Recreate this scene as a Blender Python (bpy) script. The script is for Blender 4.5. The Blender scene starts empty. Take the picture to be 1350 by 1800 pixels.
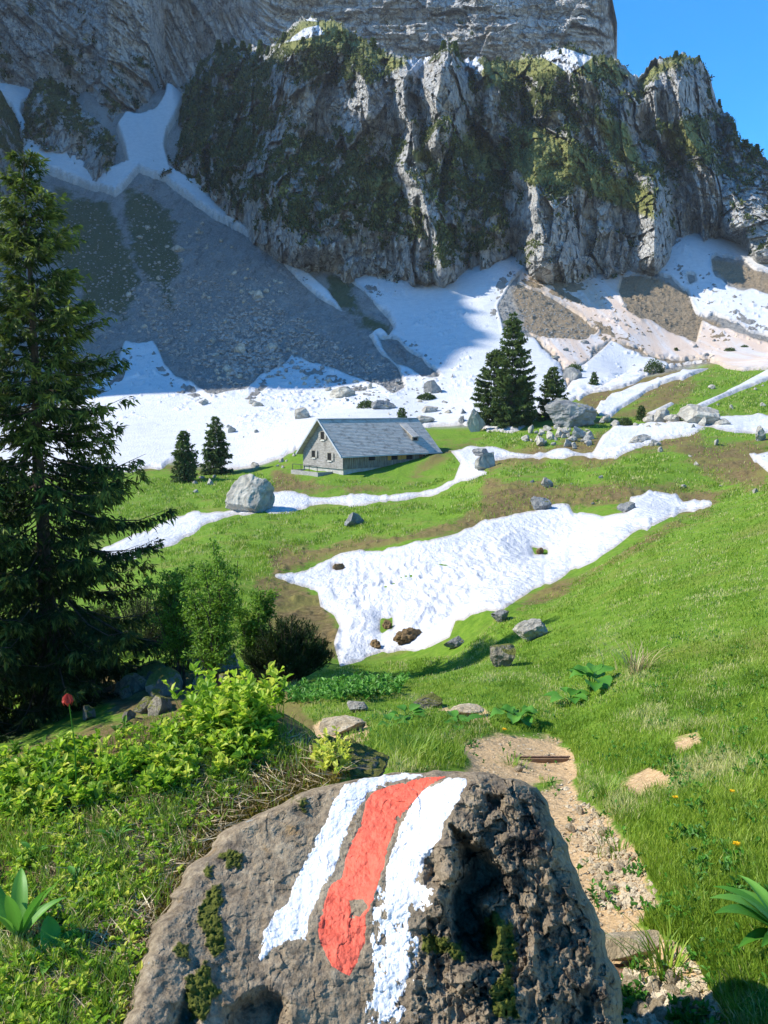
import bpy, math, random
import numpy as np
from mathutils import Vector
R = math.radians
rng = np.random.default_rng(7)
random.seed(7)
scene = bpy.context.scene
COL = scene.collection

# ------------------------------------------------------------------ camera
PITCH = R(7.6)                     # the camera looks down by this much; its eye is the origin
cam_d = bpy.data.cameras.new('camera'); cam = bpy.data.objects.new('camera', cam_d); COL.objects.link(cam)
cam.location = (0, 0, 0); cam.rotation_euler = (R(90) - PITCH, 0, 0)
cam_d.sensor_fit = 'VERTICAL'; cam_d.sensor_height = 24.0; cam_d.lens = 24.0 * 1350 / 1800
cam_d.clip_start = 0.05; cam_d.clip_end = 6000
scene.camera = cam

# ------------------------------------------------------------------ sky + sun
SUN = Vector((-0.74, 0.005, 0.66)).normalized()       # direction towards the sun
EL = math.asin(SUN.z)
w = bpy.data.worlds.new('World'); scene.world = w; w.use_nodes = True
wt = w.node_tree; bg = wt.nodes['Background']
sky = wt.nodes.new('ShaderNodeTexSky'); sky.sky_type = 'NISHITA'; sky.sun_disc = False
sky.sun_elevation = EL; sky.sun_rotation = math.atan2(SUN.x, SUN.y)
sky.altitude = 1400; sky.air_density = 1.0; sky.dust_density = 0.25; sky.ozone_density = 2.5
hs = wt.nodes.new('ShaderNodeHueSaturation'); hs.inputs['Saturation'].default_value = 1.42
wt.links.new(sky.outputs[0], hs.inputs['Color']); wt.links.new(hs.outputs[0], bg.inputs[0])
bg.inputs[1].default_value = 0.15
sd = bpy.data.lights.new('sun', 'SUN'); sd.energy = 3.9; sd.angle = R(0.53); sd.color = (1, 0.95, 0.85)
so = bpy.data.objects.new('sun', sd); COL.objects.link(so); so.rotation_euler = SUN.to_track_quat('Z', 'Y').to_euler()
vs = scene.view_settings; vs.view_transform = 'Standard'; vs.look = 'None'; vs.exposure = 1.18; vs.gamma = 1
scene.cycles.max_bounces = 6; scene.cycles.transparent_max_bounces = 6

# ------------------------------------------------------------------ projection helpers (photo pixels 1350 x 1800)
CP, SP = math.cos(PITCH), math.sin(PITCH); F = 1350.0
def project(x, y, z):
    d = y * CP - z * SP
    return 675 + F * x / d, 900 - F * (y * SP + z * CP) / d
def unproj(px, py, Y):
    """point on the ray through the pixel at world depth Y"""
    a = (np.asarray(px, float) - 675) / F; b = (np.asarray(py, float) - 900) / F
    dy = CP - b * SP; dz = -SP - b * CP
    return a / dy * Y, np.asarray(Y, float) * np.ones_like(dy), dz / dy * Y

# ------------------------------------------------------------------ noise
def _h(ix, iy, iz, s):
    n = (ix * 374761393 + iy * 668265263 + iz * 2147483647 + s * 974711) & 0xffffffff
    n = ((n ^ (n >> 13)) * 1274126177) & 0xffffffff
    n = ((n ^ (n >> 16)) * 2246822519) & 0xffffffff
    return ((n ^ (n >> 15)) & 0xffff) / 32767.5 - 1
def vn(x, y, z=None, s=0):
    """smooth noise in about -1..1"""
    x = np.asarray(x, float); y = np.asarray(y, float)
    ix = np.floor(x).astype(np.int64); iy = np.floor(y).astype(np.int64)
    fx = x - ix; fy = y - iy; ux = fx*fx*fx*(fx*(fx*6-15)+10); uy = fy*fy*fy*(fy*(fy*6-15)+10)
    def layer(iz):
        a = _h(ix, iy, iz, s); b = _h(ix+1, iy, iz, s); c = _h(ix, iy+1, iz, s); d = _h(ix+1, iy+1, iz, s)
        return (a*(1-ux)+b*ux)*(1-uy) + (c*(1-ux)+d*ux)*uy
    if z is None: return layer(np.int64(0))
    z = np.asarray(z, float); iz = np.floor(z).astype(np.int64); fz = z-iz; uz = fz*fz*(3-2*fz)
    return layer(iz)*(1-uz) + layer(iz+1)*uz
def fbm(x, y, z=None, s=0, o=4, g=0.5):
    t = 0; a = 1; n = 0; k = 1.0
    for i in range(o):
        t = t + a*vn(x*k + 17.3*i, y*k - 9.1*i, None if z is None else z*k, s+i*13); n += a; a *= g; k *= 2.03
    return t/n
def ridged(x, y, z=None, s=0, o=4, g=0.5):
    t = 0; a = 1; n = 0; k = 1.0
    for i in range(o):
        t = t + a*(1-2*np.abs(vn(x*k + 7.7*i, y*k + 3.1*i, None if z is None else z*k, s+i*13))); n += a; a *= g; k *= 2.07
    return t/n
def facets(x, y, s=0, jit=.85, tilt=1.0):
    """fractured-rock relief: every cell is a flat facet with its own height and tilt"""
    x, y = np.broadcast_arrays(np.asarray(x, float), np.asarray(y, float))
    ix = np.floor(x).astype(np.int64); iy = np.floor(y).astype(np.int64); best = np.full(x.shape, 9e9); out = np.zeros(x.shape)
    z0 = np.int64(0)
    for dx in (-1,0,1):
        for dy in (-1,0,1):
            cx = ix+dx; cy = iy+dy
            ox = x-(cx+.5+jit*.5*_h(cx,cy,z0,s)); oy = y-(cy+.5+jit*.5*_h(cx,cy,z0,s+1)); d = ox*ox+oy*oy
            h = _h(cx,cy,z0,s+2)*.5 + tilt*(ox*_h(cx,cy,z0,s+3)+oy*_h(cx,cy,z0,s+4))
            m = d < best; best = np.where(m, d, best); out = np.where(m, h, out)
    return out
def blur(a, k, ax):
    c = np.cumsum(np.concatenate([np.repeat(a.take([0],ax),k+1,ax), a, np.repeat(a.take([-1],ax),k,ax)], ax), ax)
    n = a.shape[ax]; return (c.take(np.arange(2*k+1, n+2*k+1), ax)-c.take(np.arange(0, n), ax))/(2*k+1)
def sst(a, b, x):
    t = np.clip((x-a)/(b-a), 0, 1); return t*t*(3-2*t)

def psd(poly, px, py, pad=60):
    """signed distance (pixels, inside positive) to a polygon; far outside = -pad"""
    P = np.asarray(poly, float); out = np.full(px.shape, -float(pad))
    m = (px > P[:,0].min()-pad) & (px < P[:,0].max()+pad) & (py > P[:,1].min()-pad) & (py < P[:,1].max()+pad)
    x = px[m]; y = py[m]; best = np.full(x.shape, 1e9); ins = np.zeros(x.shape, bool)
    for i in range(len(P)):
        ax, ay = P[i]; bx, by = P[(i+1) % len(P)]
        ex, ey = bx-ax, by-ay; L = ex*ex+ey*ey+1e-9
        t = np.clip(((x-ax)*ex+(y-ay)*ey)/L, 0, 1)
        best = np.minimum(best, (x-ax-t*ex)**2+(y-ay-t*ey)**2)
        c = (ay > y) != (by > y)
        with np.errstate(divide='ignore', invalid='ignore'):
            xi = ax + (y-ay)*ex/(ey if ey else 1e-9)
        ins ^= c & (x < xi)
    d = np.sqrt(best); out[m] = np.clip(np.where(ins, d, -d), -pad, pad*4)
    return out

# ------------------------------------------------------------------ object helpers
def tag(o, label=None, cat=None, group=None, kind=None):
    if label: o['label'] = label
    if cat: o['category'] = cat
    if group: o['group'] = group
    if kind: o['kind'] = kind
    return o
def mesh_np(name, V, Fc, mats=None, attrs=None, smooth=True, midx=None):
    """mesh from arrays; Fc is one (n,3|4) array or a list of such arrays"""
    if not isinstance(Fc, (list, tuple)): Fc = [Fc]
    Fc = [f for f in Fc if len(f)]
    me = bpy.data.meshes.new(name); V = np.ascontiguousarray(V, np.float32)
    me.vertices.add(len(V)); me.vertices.foreach_set('co', V.ravel())
    tot = np.concatenate([np.full(len(f), f.shape[1], np.int32) for f in Fc])
    idx = np.concatenate([f.ravel() for f in Fc]).astype(np.int32)
    me.loops.add(len(idx)); me.loops.foreach_set('vertex_index', idx)
    me.polygons.add(len(tot)); st = np.zeros(len(tot), np.int32); st[1:] = np.cumsum(tot)[:-1]
    me.polygons.foreach_set('loop_start', st)
    me.polygons.foreach_set('use_smooth', np.full(len(tot), smooth, bool))
    if mats is not None:
        for m in (mats if isinstance(mats, (list, tuple)) else [mats]): me.materials.append(m)
    if midx is not None: me.polygons.foreach_set('material_index', np.asarray(midx, np.int32))
    for k, v in (attrs or {}).items():
        a = me.attributes.new(k, 'FLOAT', 'POINT'); a.data.foreach_set('value', np.ascontiguousarray(v, np.float32).ravel())
    me.update(calc_edges=True)
    return me
def link(name, me, parent=None, loc=(0,0,0)):
    o = bpy.data.objects.new(name, me); COL.objects.link(o); o.location = loc
    if parent: o.parent = parent
    return o
def empty(name, loc, rz=0):
    o = bpy.data.objects.new(name, None); COL.objects.link(o); o.location = loc; o.rotation_euler = (0,0,rz); o.empty_display_size = .2
    return o
def grid_faces(nr, nc, keep=None):
    i = np.arange(nr*nc).reshape(nr, nc)
    q = np.stack([i[:-1,:-1], i[:-1,1:], i[1:,1:], i[1:,:-1]], -1).reshape(-1,4)
    if keep is not None:
        k = keep[:-1,:-1] | keep[:-1,1:] | keep[1:,1:] | keep[1:,:-1]; q = q[k.ravel()]
    return q
def compact(V, Fq, *arrs):
    u, inv = np.unique(Fq, return_inverse=True)
    return (V[u], inv.reshape(Fq.shape)) + tuple(a[u] for a in arrs)

# ------------------------------------------------------------------ material helper
class NT:
    def __init__(s, name, rough=0.9, spec=0.2):
        s.m = bpy.data.materials.new(name); s.m.use_nodes = True; s.t = s.m.node_tree
        s.b = s.t.nodes['Principled BSDF']; s.b.inputs['Roughness'].default_value = rough
        s.b.inputs['Specular IOR Level'].default_value = spec; s._c = None
    def n(s, t, **k):
        x = s.t.nodes.new('ShaderNode'+t)
        for a, v in k.items(): setattr(x, a, v)
        return x
    def l(s, a, b): s.t.links.new(a, b)
    def put(s, sock, v):
        if isinstance(v, bpy.types.NodeSocket): s.l(v, sock)
        elif isinstance(v, tuple) and len(v) == 3 and sock.type == 'RGBA': sock.default_value = (*v, 1)
        else: sock.default_value = v
    def pos(s, scale=(1,1,1)):
        if s._c is None: s._c = s.n('NewGeometry').outputs['Position']
        if scale == (1,1,1): return s._c
        mp = s.n('Mapping'); s.l(s._c, mp.inputs[0]); mp.inputs['Scale'].default_value = scale; return mp.outputs[0]
    def obj(s, scale=(1,1,1)):
        tc = s.n('TexCoord').outputs['Object']; mp = s.n('Mapping'); s.l(tc, mp.inputs[0]); mp.inputs['Scale'].default_value = scale; return mp.outputs[0]
    def noise(s, vec, sc, det=6, rough=.6, dist=0):
        x = s.n('TexNoise'); s.l(vec, x.inputs['Vector']); x.inputs['Scale'].default_value = sc
        x.inputs['Detail'].default_value = det; x.inputs['Roughness'].default_value = rough; x.inputs['Distortion'].default_value = dist
        return x.outputs['Fac']
    def voro(s, vec, sc, feat='F1', out='Distance', rnd=1):
        x = s.n('TexVoronoi'); x.feature = feat; s.l(vec, x.inputs['Vector']); x.inputs['Scale'].default_value = sc; x.inputs['Randomness'].default_value = rnd
        return x.outputs[out]
    def attr(s, name):
        x = s.n('Attribute'); x.attribute_name = name; return x.outputs['Fac']
    def math(s, op, a, b=0.0, clamp=False):
        x = s.n('Math', operation=op); x.use_clamp = clamp; s.put(x.inputs[0], a); s.put(x.inputs[1], b); return x.outputs[0]
    def step(s, v, a, b, lo=0.0, hi=1.0):
        x = s.n('MapRange'); x.interpolation_type = 'SMOOTHSTEP'; s.put(x.inputs[0], v)
        x.inputs[1].default_value = a; x.inputs[2].default_value = b; x.inputs[3].default_value = lo; x.inputs[4].default_value = hi; return x.outputs[0]
    def mix(s, f, a, b, mode='MIX'):
        x = s.n('Mix'); x.data_type = 'RGBA'; x.blend_type = mode; s.put(x.inputs[0], f); s.put(x.inputs[6], a); s.put(x.inputs[7], b); return x.outputs[2]
    def ramp(s, v, stops, interp='LINEAR'):
        x = s.n('ValToRGB'); r = x.color_ramp; r.interpolation = interp; s.l(v, x.inputs[0])
        while len(r.elements) < len(stops): r.elements.new(0.5)
        for e, (p, c) in zip(r.elements, stops): e.position = p; e.color = (*c, 1)
        return x.outputs[0]
    def bump(s, h, dist, strength=1.0, prev=None):
        x = s.n('Bump'); x.inputs['Strength'].default_value = strength; x.inputs['Distance'].default_value = dist; s.l(h, x.inputs['Height'])
        if prev is not None: s.l(prev, x.inputs['Normal'])
        return x.outputs[0]
    def done(s, col=None, normal=None, rough=None):
        if col is not None: s.put(s.b.inputs['Base Color'], col)
        if normal is not None: s.l(normal, s.b.inputs['Normal'])
        if rough is not None: s.put(s.b.inputs['Roughness'], rough)
        return s.m
    def leafy(s, col, trans=0.45, tcol=None):
        """diffuse + translucent leaf surface"""
        d = s.b; s.put(d.inputs['Base Color'], col)
        t = s.n('BsdfTranslucent'); s.put(t.inputs[0], tcol if tcol is not None else col)
        mx = s.n('MixShader'); mx.inputs[0].default_value = trans
        s.l(d.outputs[0], mx.inputs[1]); s.l(t.outputs[0], mx.inputs[2])
        s.l(mx.outputs[0], s.t.nodes['Material Output'].inputs[0]); return s.m
# ================================================================== TERRAIN
# each line: photo column, then (photo row, distance) stations of the ground surface, near to far
CT = {
 -260:[(1900,1.1),(1650,1.4),(1450,1.8),(1350,2.3),(1500,3.6),(1400,8),(1290,14),(1150,26),(980,50),(880,90),(780,130),(700,170),(560,220),(380,290),(240,350),(140,420),(160,470)],
 0:[(1520,3.4),(1450,6),(1340,12),(1275,18),(1150,26),(1000,45),(900,80),(840,110),(780,150),(700,200),(600,255),(430,330),(330,380),(200,430),(150,445),(170,475)],
 150:[(1450,3.5),(1420,6),(1320,11),(1250,17),(1150,25),(1000,44),(905,78),(842,108),(790,135),(700,190),(600,245),(440,325),(310,395),(200,435),(150,445),(170,475)],
 300:[(1420,3.7),(1370,6.5),(1270,12),(1225,16),(1170,20),(1100,26),(1000,42),(935,68),(882,88),(845,105),(820,118),(700,185),(600,240),(450,320),(300,400),(200,435),(150,445),(170,475)],
 430:[(1400,4),(1350,7),(1260,11),(1215,15),(1170,20),(1080,28),(1000,42),(930,62),(905,76),(875,88),(842,102),(820,115),(700,180),(620,225),(480,300),(410,345),(380,400),(330,470)],
 560:[(1400,3.8),(1330,6.2),(1250,9.5),(1200,13),(1160,21),(1080,30),(1000,44),(935,60),(900,76),(872,88),(845,96),(800,112),(740,145),(720,165),(640,215),(560,252),(500,278),(465,300),(450,470)],
 610:[(1440,3.7),(1340,5.4),(1280,7.2),(1215,10)],
 660:[(1900,1.4),(1600,2.1),(1420,3.2),(1340,5),(1280,7),(1230,9.5),(1190,14),(1155,22),(1060,31),(990,43),(930,56),(893,72),(872,86),(845,95),(805,108),(750,140),(715,160),(640,208),(560,245),(485,288),(470,470)],
 760:[(2000,1.5),(1700,2.0),(1450,3.2),(1340,5.2),(1290,6.6),(1235,9),(1180,14),(1148,21),(1050,30),(980,41),(930,51),(893,68),(872,82),(850,92),(800,108),(768,125),(740,148),(690,175),(620,210),(560,240),(500,280),(480,470)],
 880:[(1950,1.7),(1600,2.6),(1450,3.7),(1340,5.6),(1280,7),(1220,9),(1150,14),(1085,22),(1020,31),(960,42),(905,56),(860,70),(828,84),(812,95),(800,108),(765,122),(745,135),(700,160),(640,200),(560,240),(460,290),(460,470)],
 1000:[(1900,1.8),(1718,2.2),(1500,3.3),(1400,4.5),(1333,6),(1285,7.2),(1200,9.8),(1120,14),(1060,20),(1005,30),(945,46),(885,60),(835,76),(798,92),(805,100),(775,112),(745,126),(705,150),(672,180),(600,225),(540,258),(490,290),(480,470)],
 1100:[(1900,1.75),(1700,2.2),(1500,3.1),(1370,4.6),(1260,6.6),(1170,9),(1080,14),(1010,20),(960,31),(905,46),(875,58),(820,76),(785,92),(795,100),(768,112),(740,128),(700,150),(662,185),(660,205),(600,228),(530,265),(475,300),(470,470)],
 1200:[(1900,1.7),(1700,2.05),(1500,2.8),(1350,4.3),(1200,7.2),(1080,11.5),(985,19),(925,34),(892,54),(850,66),(805,78),(770,94),(768,108),(735,124),(690,150),(650,190),(655,205),(600,235),(520,275),(430,312),(430,470)],
 1350:[(1900,1.55),(1650,2.0),(1450,2.8),(1300,4.2),(1150,7),(1020,12),(930,20),(880,34),(852,52),(830,66),(795,82),(765,98),(750,116),(700,142),(630,190),(628,212),(560,250),(450,305),(440,470)],
 1600:[(1850,1.5),(1600,2.0),(1400,2.8),(1200,4.6),(1020,8),(900,14),(820,25),(780,50),(730,90),(660,130),(580,190),(560,230),(500,260),(430,305),(430,470)],
}
cu, cw, cv = [], [], []
for px, cr in ((-260,1350),(-100,1342),(0,1335),(80,1318),(150,1300),(230,1280),(300,1262),(360,1248),(430,1238),(490,1250),(560,1290),(610,1335)):   # the level top of the near mound
    for py in (2100, 1900, 1700, 1550, 1420, cr):
        if py > cr+20 or py == cr:
            Y = 1.8
            for _ in range(4): Y = (-1.03+.07*((px-675)/F*Y+.6))/float(unproj(px, py, 1.0)[2])
            CT.setdefault(px, []).append((py, Y))
for px, L in CT.items():
    for py, Y in L:
        x, y, z = unproj(px, py, Y); cu.append(x/y*3.2); cw.append(math.log(Y+1.0)); cv.append(z/(Y+2.5))
cu = np.array(cu); cw = np.array(cw); cv = np.array(cv)
def _phi(d2): return 0.5*d2*np.log(d2+1e-9)
def _tps_fit(u, w, v, lam=2e-3):
    n = len(u); K = _phi((u[:,None]-u)**2+(w[:,None]-w)**2) + lam*np.eye(n)
    P = np.stack([np.ones(n), u, w], 1); A = np.block([[K, P],[P.T, np.zeros((3,3))]])
    return np.linalg.solve(A, np.concatenate([v, np.zeros(3)]))
TW = _tps_fit(cu, cw, cv)
# the spline is tabulated once on a coarse lattice in (azimuth, log distance) and then looked up bilinearly
TU = np.linspace(-0.85, 0.85, 260); TV = np.linspace(math.log(1.2), math.log(520), 520)
def _tab():
    U, Wv = np.meshgrid(TU*3.2, TV); out = np.full(U.shape, TW[-3]) + TW[-2]*U + TW[-1]*Wv
    for a, b, c in zip(cu, cw, TW): out += c*_phi((U-a)**2+(Wv-b)**2)
    return out
TT = _tab()
def base_z(x, y):
    y = np.maximum(y, 0.21); u = np.clip(x/y, TU[0], TU[-1]-1e-6); wv = np.clip(np.log(y+1), TV[0], TV[-1]-1e-6)
    a = (u-TU[0])/(TU[1]-TU[0]); b = (wv-TV[0])/(TV[1]-TV[0]); i = a.astype(int); j = b.astype(int); a -= i; b -= j
    i = np.minimum(i, len(TU)-2); j = np.minimum(j, len(TV)-2)
    g = (TT[j,i]*(1-a)+TT[j,i+1]*a)*(1-b) + (TT[j+1,i]*(1-a)+TT[j+1,i+1]*a)*b
    return g*(y+2.5)

# ---- photo-space outlines of what covers the ground (turned into ground positions through the terrain itself)
SCREE_LINE = [(-400,850),(0,835),(300,815),(440,826),(500,800),(560,765),(700,752),(760,750),(850,752),(900,745),(1000,700),(1100,668),(1240,640),(1350,622),(1700,600)]
GRASSY_RIB = [[(215,330),(262,330),(300,400),(318,470),(300,540),(270,500),(235,440)],[(100,330),(190,360),(215,430),(240,500),(215,560),(150,540),(90,420)],
  [(575,480),(600,500),(650,550),(690,580),(680,592),(640,570),(600,540),(575,505)],[(470,420),(500,425),(560,465),(570,485),(520,470)]]
CONE_GREY = [(905,500),(950,515),(1000,545),(1050,582),(1030,596),(960,592),(880,572),(872,545),(885,515)]
CONE_TAN = [[(1095,488),(1150,486),(1210,512),(1232,560),(1222,600),(1160,575),(1105,545),(1088,512)],[(1250,455),(1300,462),(1420,500),(1420,540),(1290,502),(1255,475)]]
DIRTY = [(918,462),(1000,490),(1090,470),(1110,470),(1200,520),(1235,560),(1300,590),(1400,610),(1400,660),(1240,640),(1180,640),(1075,600),(1040,620),(1060,680),(1000,690),(985,640),(930,585),(900,520)]
MOUND = [(-120,1290),(0,1325),(250,1255),(480,1215),(560,1280),(660,1350),(560,1392),(430,1445),(330,1535),(265,1680),(230,1900),(-120,1950)]
BROWN = [MOUND,[(470,975),(560,960),(700,935),(840,895),(850,840),(930,845),(1080,850),(1200,860),(1300,850),(1240,895),(1120,880),(960,905),(860,925),(600,990),(480,1020)],
  [(440,1010),(520,1025),(570,1060),(600,1110),(590,1160),(520,1140),(460,1080)],
  [(480,830),(600,850),(700,860),(800,800),(850,770),(760,790),(700,868),(480,872)],
  [(1000,690),(1100,655),(1260,640),(1180,690),(1060,735),(1010,715)],[(1040,745),(1130,700),(1260,655),(1200,700),(1120,740)],
  [(820,800),(1000,770),(1180,740),(1260,770),(1120,800),(1040,825),(980,815),(860,830)],
  [(1180,780),(1350,775),(1350,860),(1260,850)],
  [(870,1085),(960,1030),(1060,985),(1180,905),(1250,882),(1200,912),(1100,985),(960,1058)],
  [(180,800),(300,812),(420,822),(420,832),(300,835),(180,835)],[(120,1190),(300,1170),(480,1180),(560,1220),(480,1260),(200,1260)]]
PATH = [[(985,1366),(830,1366),(820,1340),(815,1310),(870,1290),(960,1290),(1000,1315),(1010,1340),(1015,1400),(1075,1440),(1110,1490),(1150,1560),(1165,1600),(1120,1625),(1210,1665),(1245,1740),(1290,1830),(1320,1900),(800,1900),(800,1500)],
  [(560,1270),(640,1262),(650,1300),(560,1310)],[(780,1245),(850,1245),(860,1268),(800,1270)],
  [(1180,1300),(1225,1288),(1235,1305),(1195,1318)],[(1095,1375),(1140,1352),(1180,1368),(1120,1396)]]
S_BASIN = [(487,1012),(540,1000),(580,985),(600,975),(640,968),(700,960),(760,948),(820,935),(850,918),(900,905),(960,893),(1000,888),(1010,900),(1060,905),(1100,898),(1106,870),(1150,866),(1190,873),(1200,883),(1246,885),(1180,905),(1120,935),(1080,965),(1050,985),(990,1010),(940,1035),(900,1060),(880,1075),(850,1070),(800,1090),(790,1120),(750,1140),(700,1145),(650,1155),(600,1168),(590,1130),(600,1100),(590,1080),(565,1065),(560,1040),(520,1030)]
S_RIBBON = [(180,970),(290,915),(350,898),(400,893),(470,866),(530,866),(620,870),(700,864),(760,858),(795,840),(805,815),(785,790),(820,784),(870,790),(940,797),(1000,788),(1040,795),(1060,765),(1080,752),(1150,742),(1215,743),(1235,752),(1200,765),(1150,777),(1110,792),(1060,807),(980,804),(920,808),(870,805),(850,800),(840,820),(852,832),(800,855),(770,872),(700,885),(600,890),(500,900),(420,908),(350,930),(300,960),(240,978),(200,985)]
S_LEDGE = [(1175,742),(1270,732),(1350,728),(1450,722),(1450,768),(1350,764),(1290,760),(1250,752)]
S_SPOT = [(1312,795),(1350,792),(1420,800),(1400,840),(1350,832),(1325,815)]
S_SLOPE = [(1038,722),(1080,695),(1130,672),(1180,655),(1245,648),(1215,660),(1160,680),(1120,700),(1070,730)]
S_STREAK = [(1195,722),(1260,694),(1350,652),(1450,610),(1450,622),(1350,666),(1270,702),(1210,730)]
S_STREAK2 = [(1132,727),(1180,704),(1190,710),(1150,732)]
S_FIELD = [(-150,850),(-150,720),(60,700),(150,690),(200,655),(222,606),(265,606),(290,640),(330,665),(380,688),(430,678),(455,655),(490,640),(512,618),(560,640),(620,662),(690,690),(712,682),(700,650),(672,618),(650,590),(690,575),(676,548),(640,510),(590,480),(556,465),(600,440),(900,420),(928,470),(900,500),(876,540),(890,588),(940,592),(985,640),(1000,700),(1040,690),(1100,662),(1200,640),(1245,632),(1160,655),(1100,672),(1000,705),(900,765),(840,752),(780,752),(700,756),(600,760),(500,808),(440,828),(380,832),(300,815),(230,825),(120,838)]
S_CLEAN = [(1075,600),(1110,612),(1180,636),(1245,634),(1180,650),(1100,668),(1000,705),(985,700),(1030,640)]
S_STRIP = [(492,458),(545,482),(578,512),(603,548),(560,524),(520,488)]
S_RIGHT = [(1085,455),(1175,400),(1290,390),(1450,420),(1450,600),(1350,590),(1290,572),(1232,552),(1190,520),(1150,488),(1100,478)]
S_GULLY = [(296,125),(338,125),(320,190),(296,235),(292,262),(300,298),(332,322),(372,333),(366,358),(430,402),(474,440),(428,414),(350,362),(290,322),(245,298),(205,347),(150,332),(100,312),(62,292),(62,322),(26,302),(32,285),(58,240),(110,262),(150,290),(190,300),(226,290),(216,255),(204,228),(222,206),(248,212),(270,200),(288,172)]
S_NICHE = [(-40,130),(12,128),(70,176),(42,192),(40,205),(56,240),(62,262),(40,262),(18,195),(-40,160)]

# ---- ground grid: columns of constant azimuth, rows of constant distance
UC = np.concatenate([[-6,-4,-2.6,-1.8,-1.3,-1.0,-.85], np.linspace(-0.74, 0.74, 1040), [.85,1.0,1.3,1.8,2.6,4,6]])
YR = np.concatenate([np.exp(np.linspace(math.log(.62), math.log(140), 720))[:-1], np.exp(np.linspace(math.log(140), math.log(505), 460))])
GU, GY = np.meshgrid(UC, YR); GX = GU*GY
GZ = base_z(GX, GY)
for bx_, by_, br_, bh_ in ((845,1102,1.5,.55),(805,1112,.9,.3),(770,1165,2.0,-.35)):      # grassy knoll and the dip beside it
    b_ = unproj(bx_, by_, 1.0); yy_ = np.arange(12, 40, .05); k_ = np.argmax(base_z(b_[0]*yy_, yy_) > b_[2]*yy_) ; Y_ = yy_[k_]
    GZ += bh_*np.exp(-(((GX-b_[0]*Y_)/br_)**2+((GY-Y_)/(br_*1.3))**2))
# physical roughness: hummocks, ruts, stones
dpx = 1.0
GZ0 = GZ.copy()
PX, PY = project(GX, GY, GZ)
sl = np.interp(PX, *zip(*SCREE_LINE)); is_scree = sst(-6, 6, sl-PY) * sst(60, 90, GY)
hum = (fbm(GX/9, GY/9, s=3, o=3)*0.45*sst(12, 40, GY) + fbm(GX/2.2, GY/2.2, s=5, o=4)*0.14*sst(6, 25, GY)*(1-is_scree)
       + fbm(GX/.45, GY/.45, s=9, o=3)*0.022)
scr = (fbm(GX/22, GY/30, s=21, o=3)*1.6 + fbm(GX/2.6, GY/2.6, s=23, o=4)*0.55 + np.maximum(0, fbm(GX/1.1, GY/1.1, s=29, o=2)-.25)*1.6)
GZ += hum*(1-is_scree*.5) + scr*is_scree*sst(120, 200, GY)
# brown hummocky turf near the basin
bsd = np.maximum.reduce([psd(p, PX, PY) for p in BROWN]) + 14*fbm(GX/(GY*.03+.2), GY/(GY*.12+.5), s=31, o=4)
turf = sst(-6, 8, bsd)*(1-is_scree)*sst(10, 14, GY)
GZ += turf*np.maximum(0, fbm(GX/.55, GY/.9, s=37, o=3))*0.22
pathsd = np.maximum.reduce([psd(p, PX, PY) for p in PATH]) + 16*fbm(GX/.35, GY/.5, s=33, o=4)
GZ -= sst(-20, 20, pathsd)*0.035
PX, PY = project(GX, GY, GZ)
BED = [(560,1392),(700,1372),(980,1372),(1100,1800),(1140,2600),(150,2600),(232,1790),(296,1600),(382,1482),(436,1442)]
GZ -= .42*sst(8, 60, psd(BED, PX, PY, 90))*sst(2.25, 1.85, GY)*sst(.35, .0, GX/GY-.05)      # the hollow the painted boulder sits in
PX, PY = project(GX, GY, GZ)
MINP = np.minimum.accumulate(PY, axis=0)
def hit(px, py):
    """ground position seen at a photo pixel (arrays)"""
    px = np.atleast_1d(np.asarray(px, float)); py = np.atleast_1d(np.asarray(py, float))
    b = (py-900)/F; u = (px-675)/F/(CP-b*SP)
    ci = np.clip(np.searchsorted(UC, u)-1, 0, len(UC)-2); f = np.clip((u-UC[ci])/(UC[ci+1]-UC[ci]), 0, 1); c = np.where(f > .5, ci+1, ci)
    lo = np.zeros(len(px), int); hi = np.full(len(px), len(YR)-1)
    for _ in range(12):
        m = (lo+hi)//2; g = MINP[m, c] > py; lo = np.where(g, m, lo); hi = np.where(g, hi, m)
    a = PY[lo, c]; bb = PY[hi, c]; t = np.clip((a-py)/np.maximum(a-bb, 1e-6), 0, 1)
    Y = YR[lo]*(1-t)+YR[hi]*t; Z = GZ[lo, c]*(1-t)+GZ[hi, c]*t
    return u*Y, Y, Z
def gz(x, y):
    """ground height at world x, y (arrays)"""
    x = np.atleast_1d(np.asarray(x, float)); y = np.atleast_1d(np.asarray(y, float)); u = x/y
    ci = np.clip(np.searchsorted(UC, u)-1, 0, len(UC)-2); f = np.clip((u-UC[ci])/(UC[ci+1]-UC[ci]), 0, 1)
    ri = np.clip(np.searchsorted(YR, y)-1, 0, len(YR)-2); g = np.clip((y-YR[ri])/(YR[ri+1]-YR[ri]), 0, 1)
    return (GZ[ri,ci]*(1-f)+GZ[ri,ci+1]*f)*(1-g)+(GZ[ri+1,ci]*(1-f)+GZ[ri+1,ci+1]*f)*g

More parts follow.
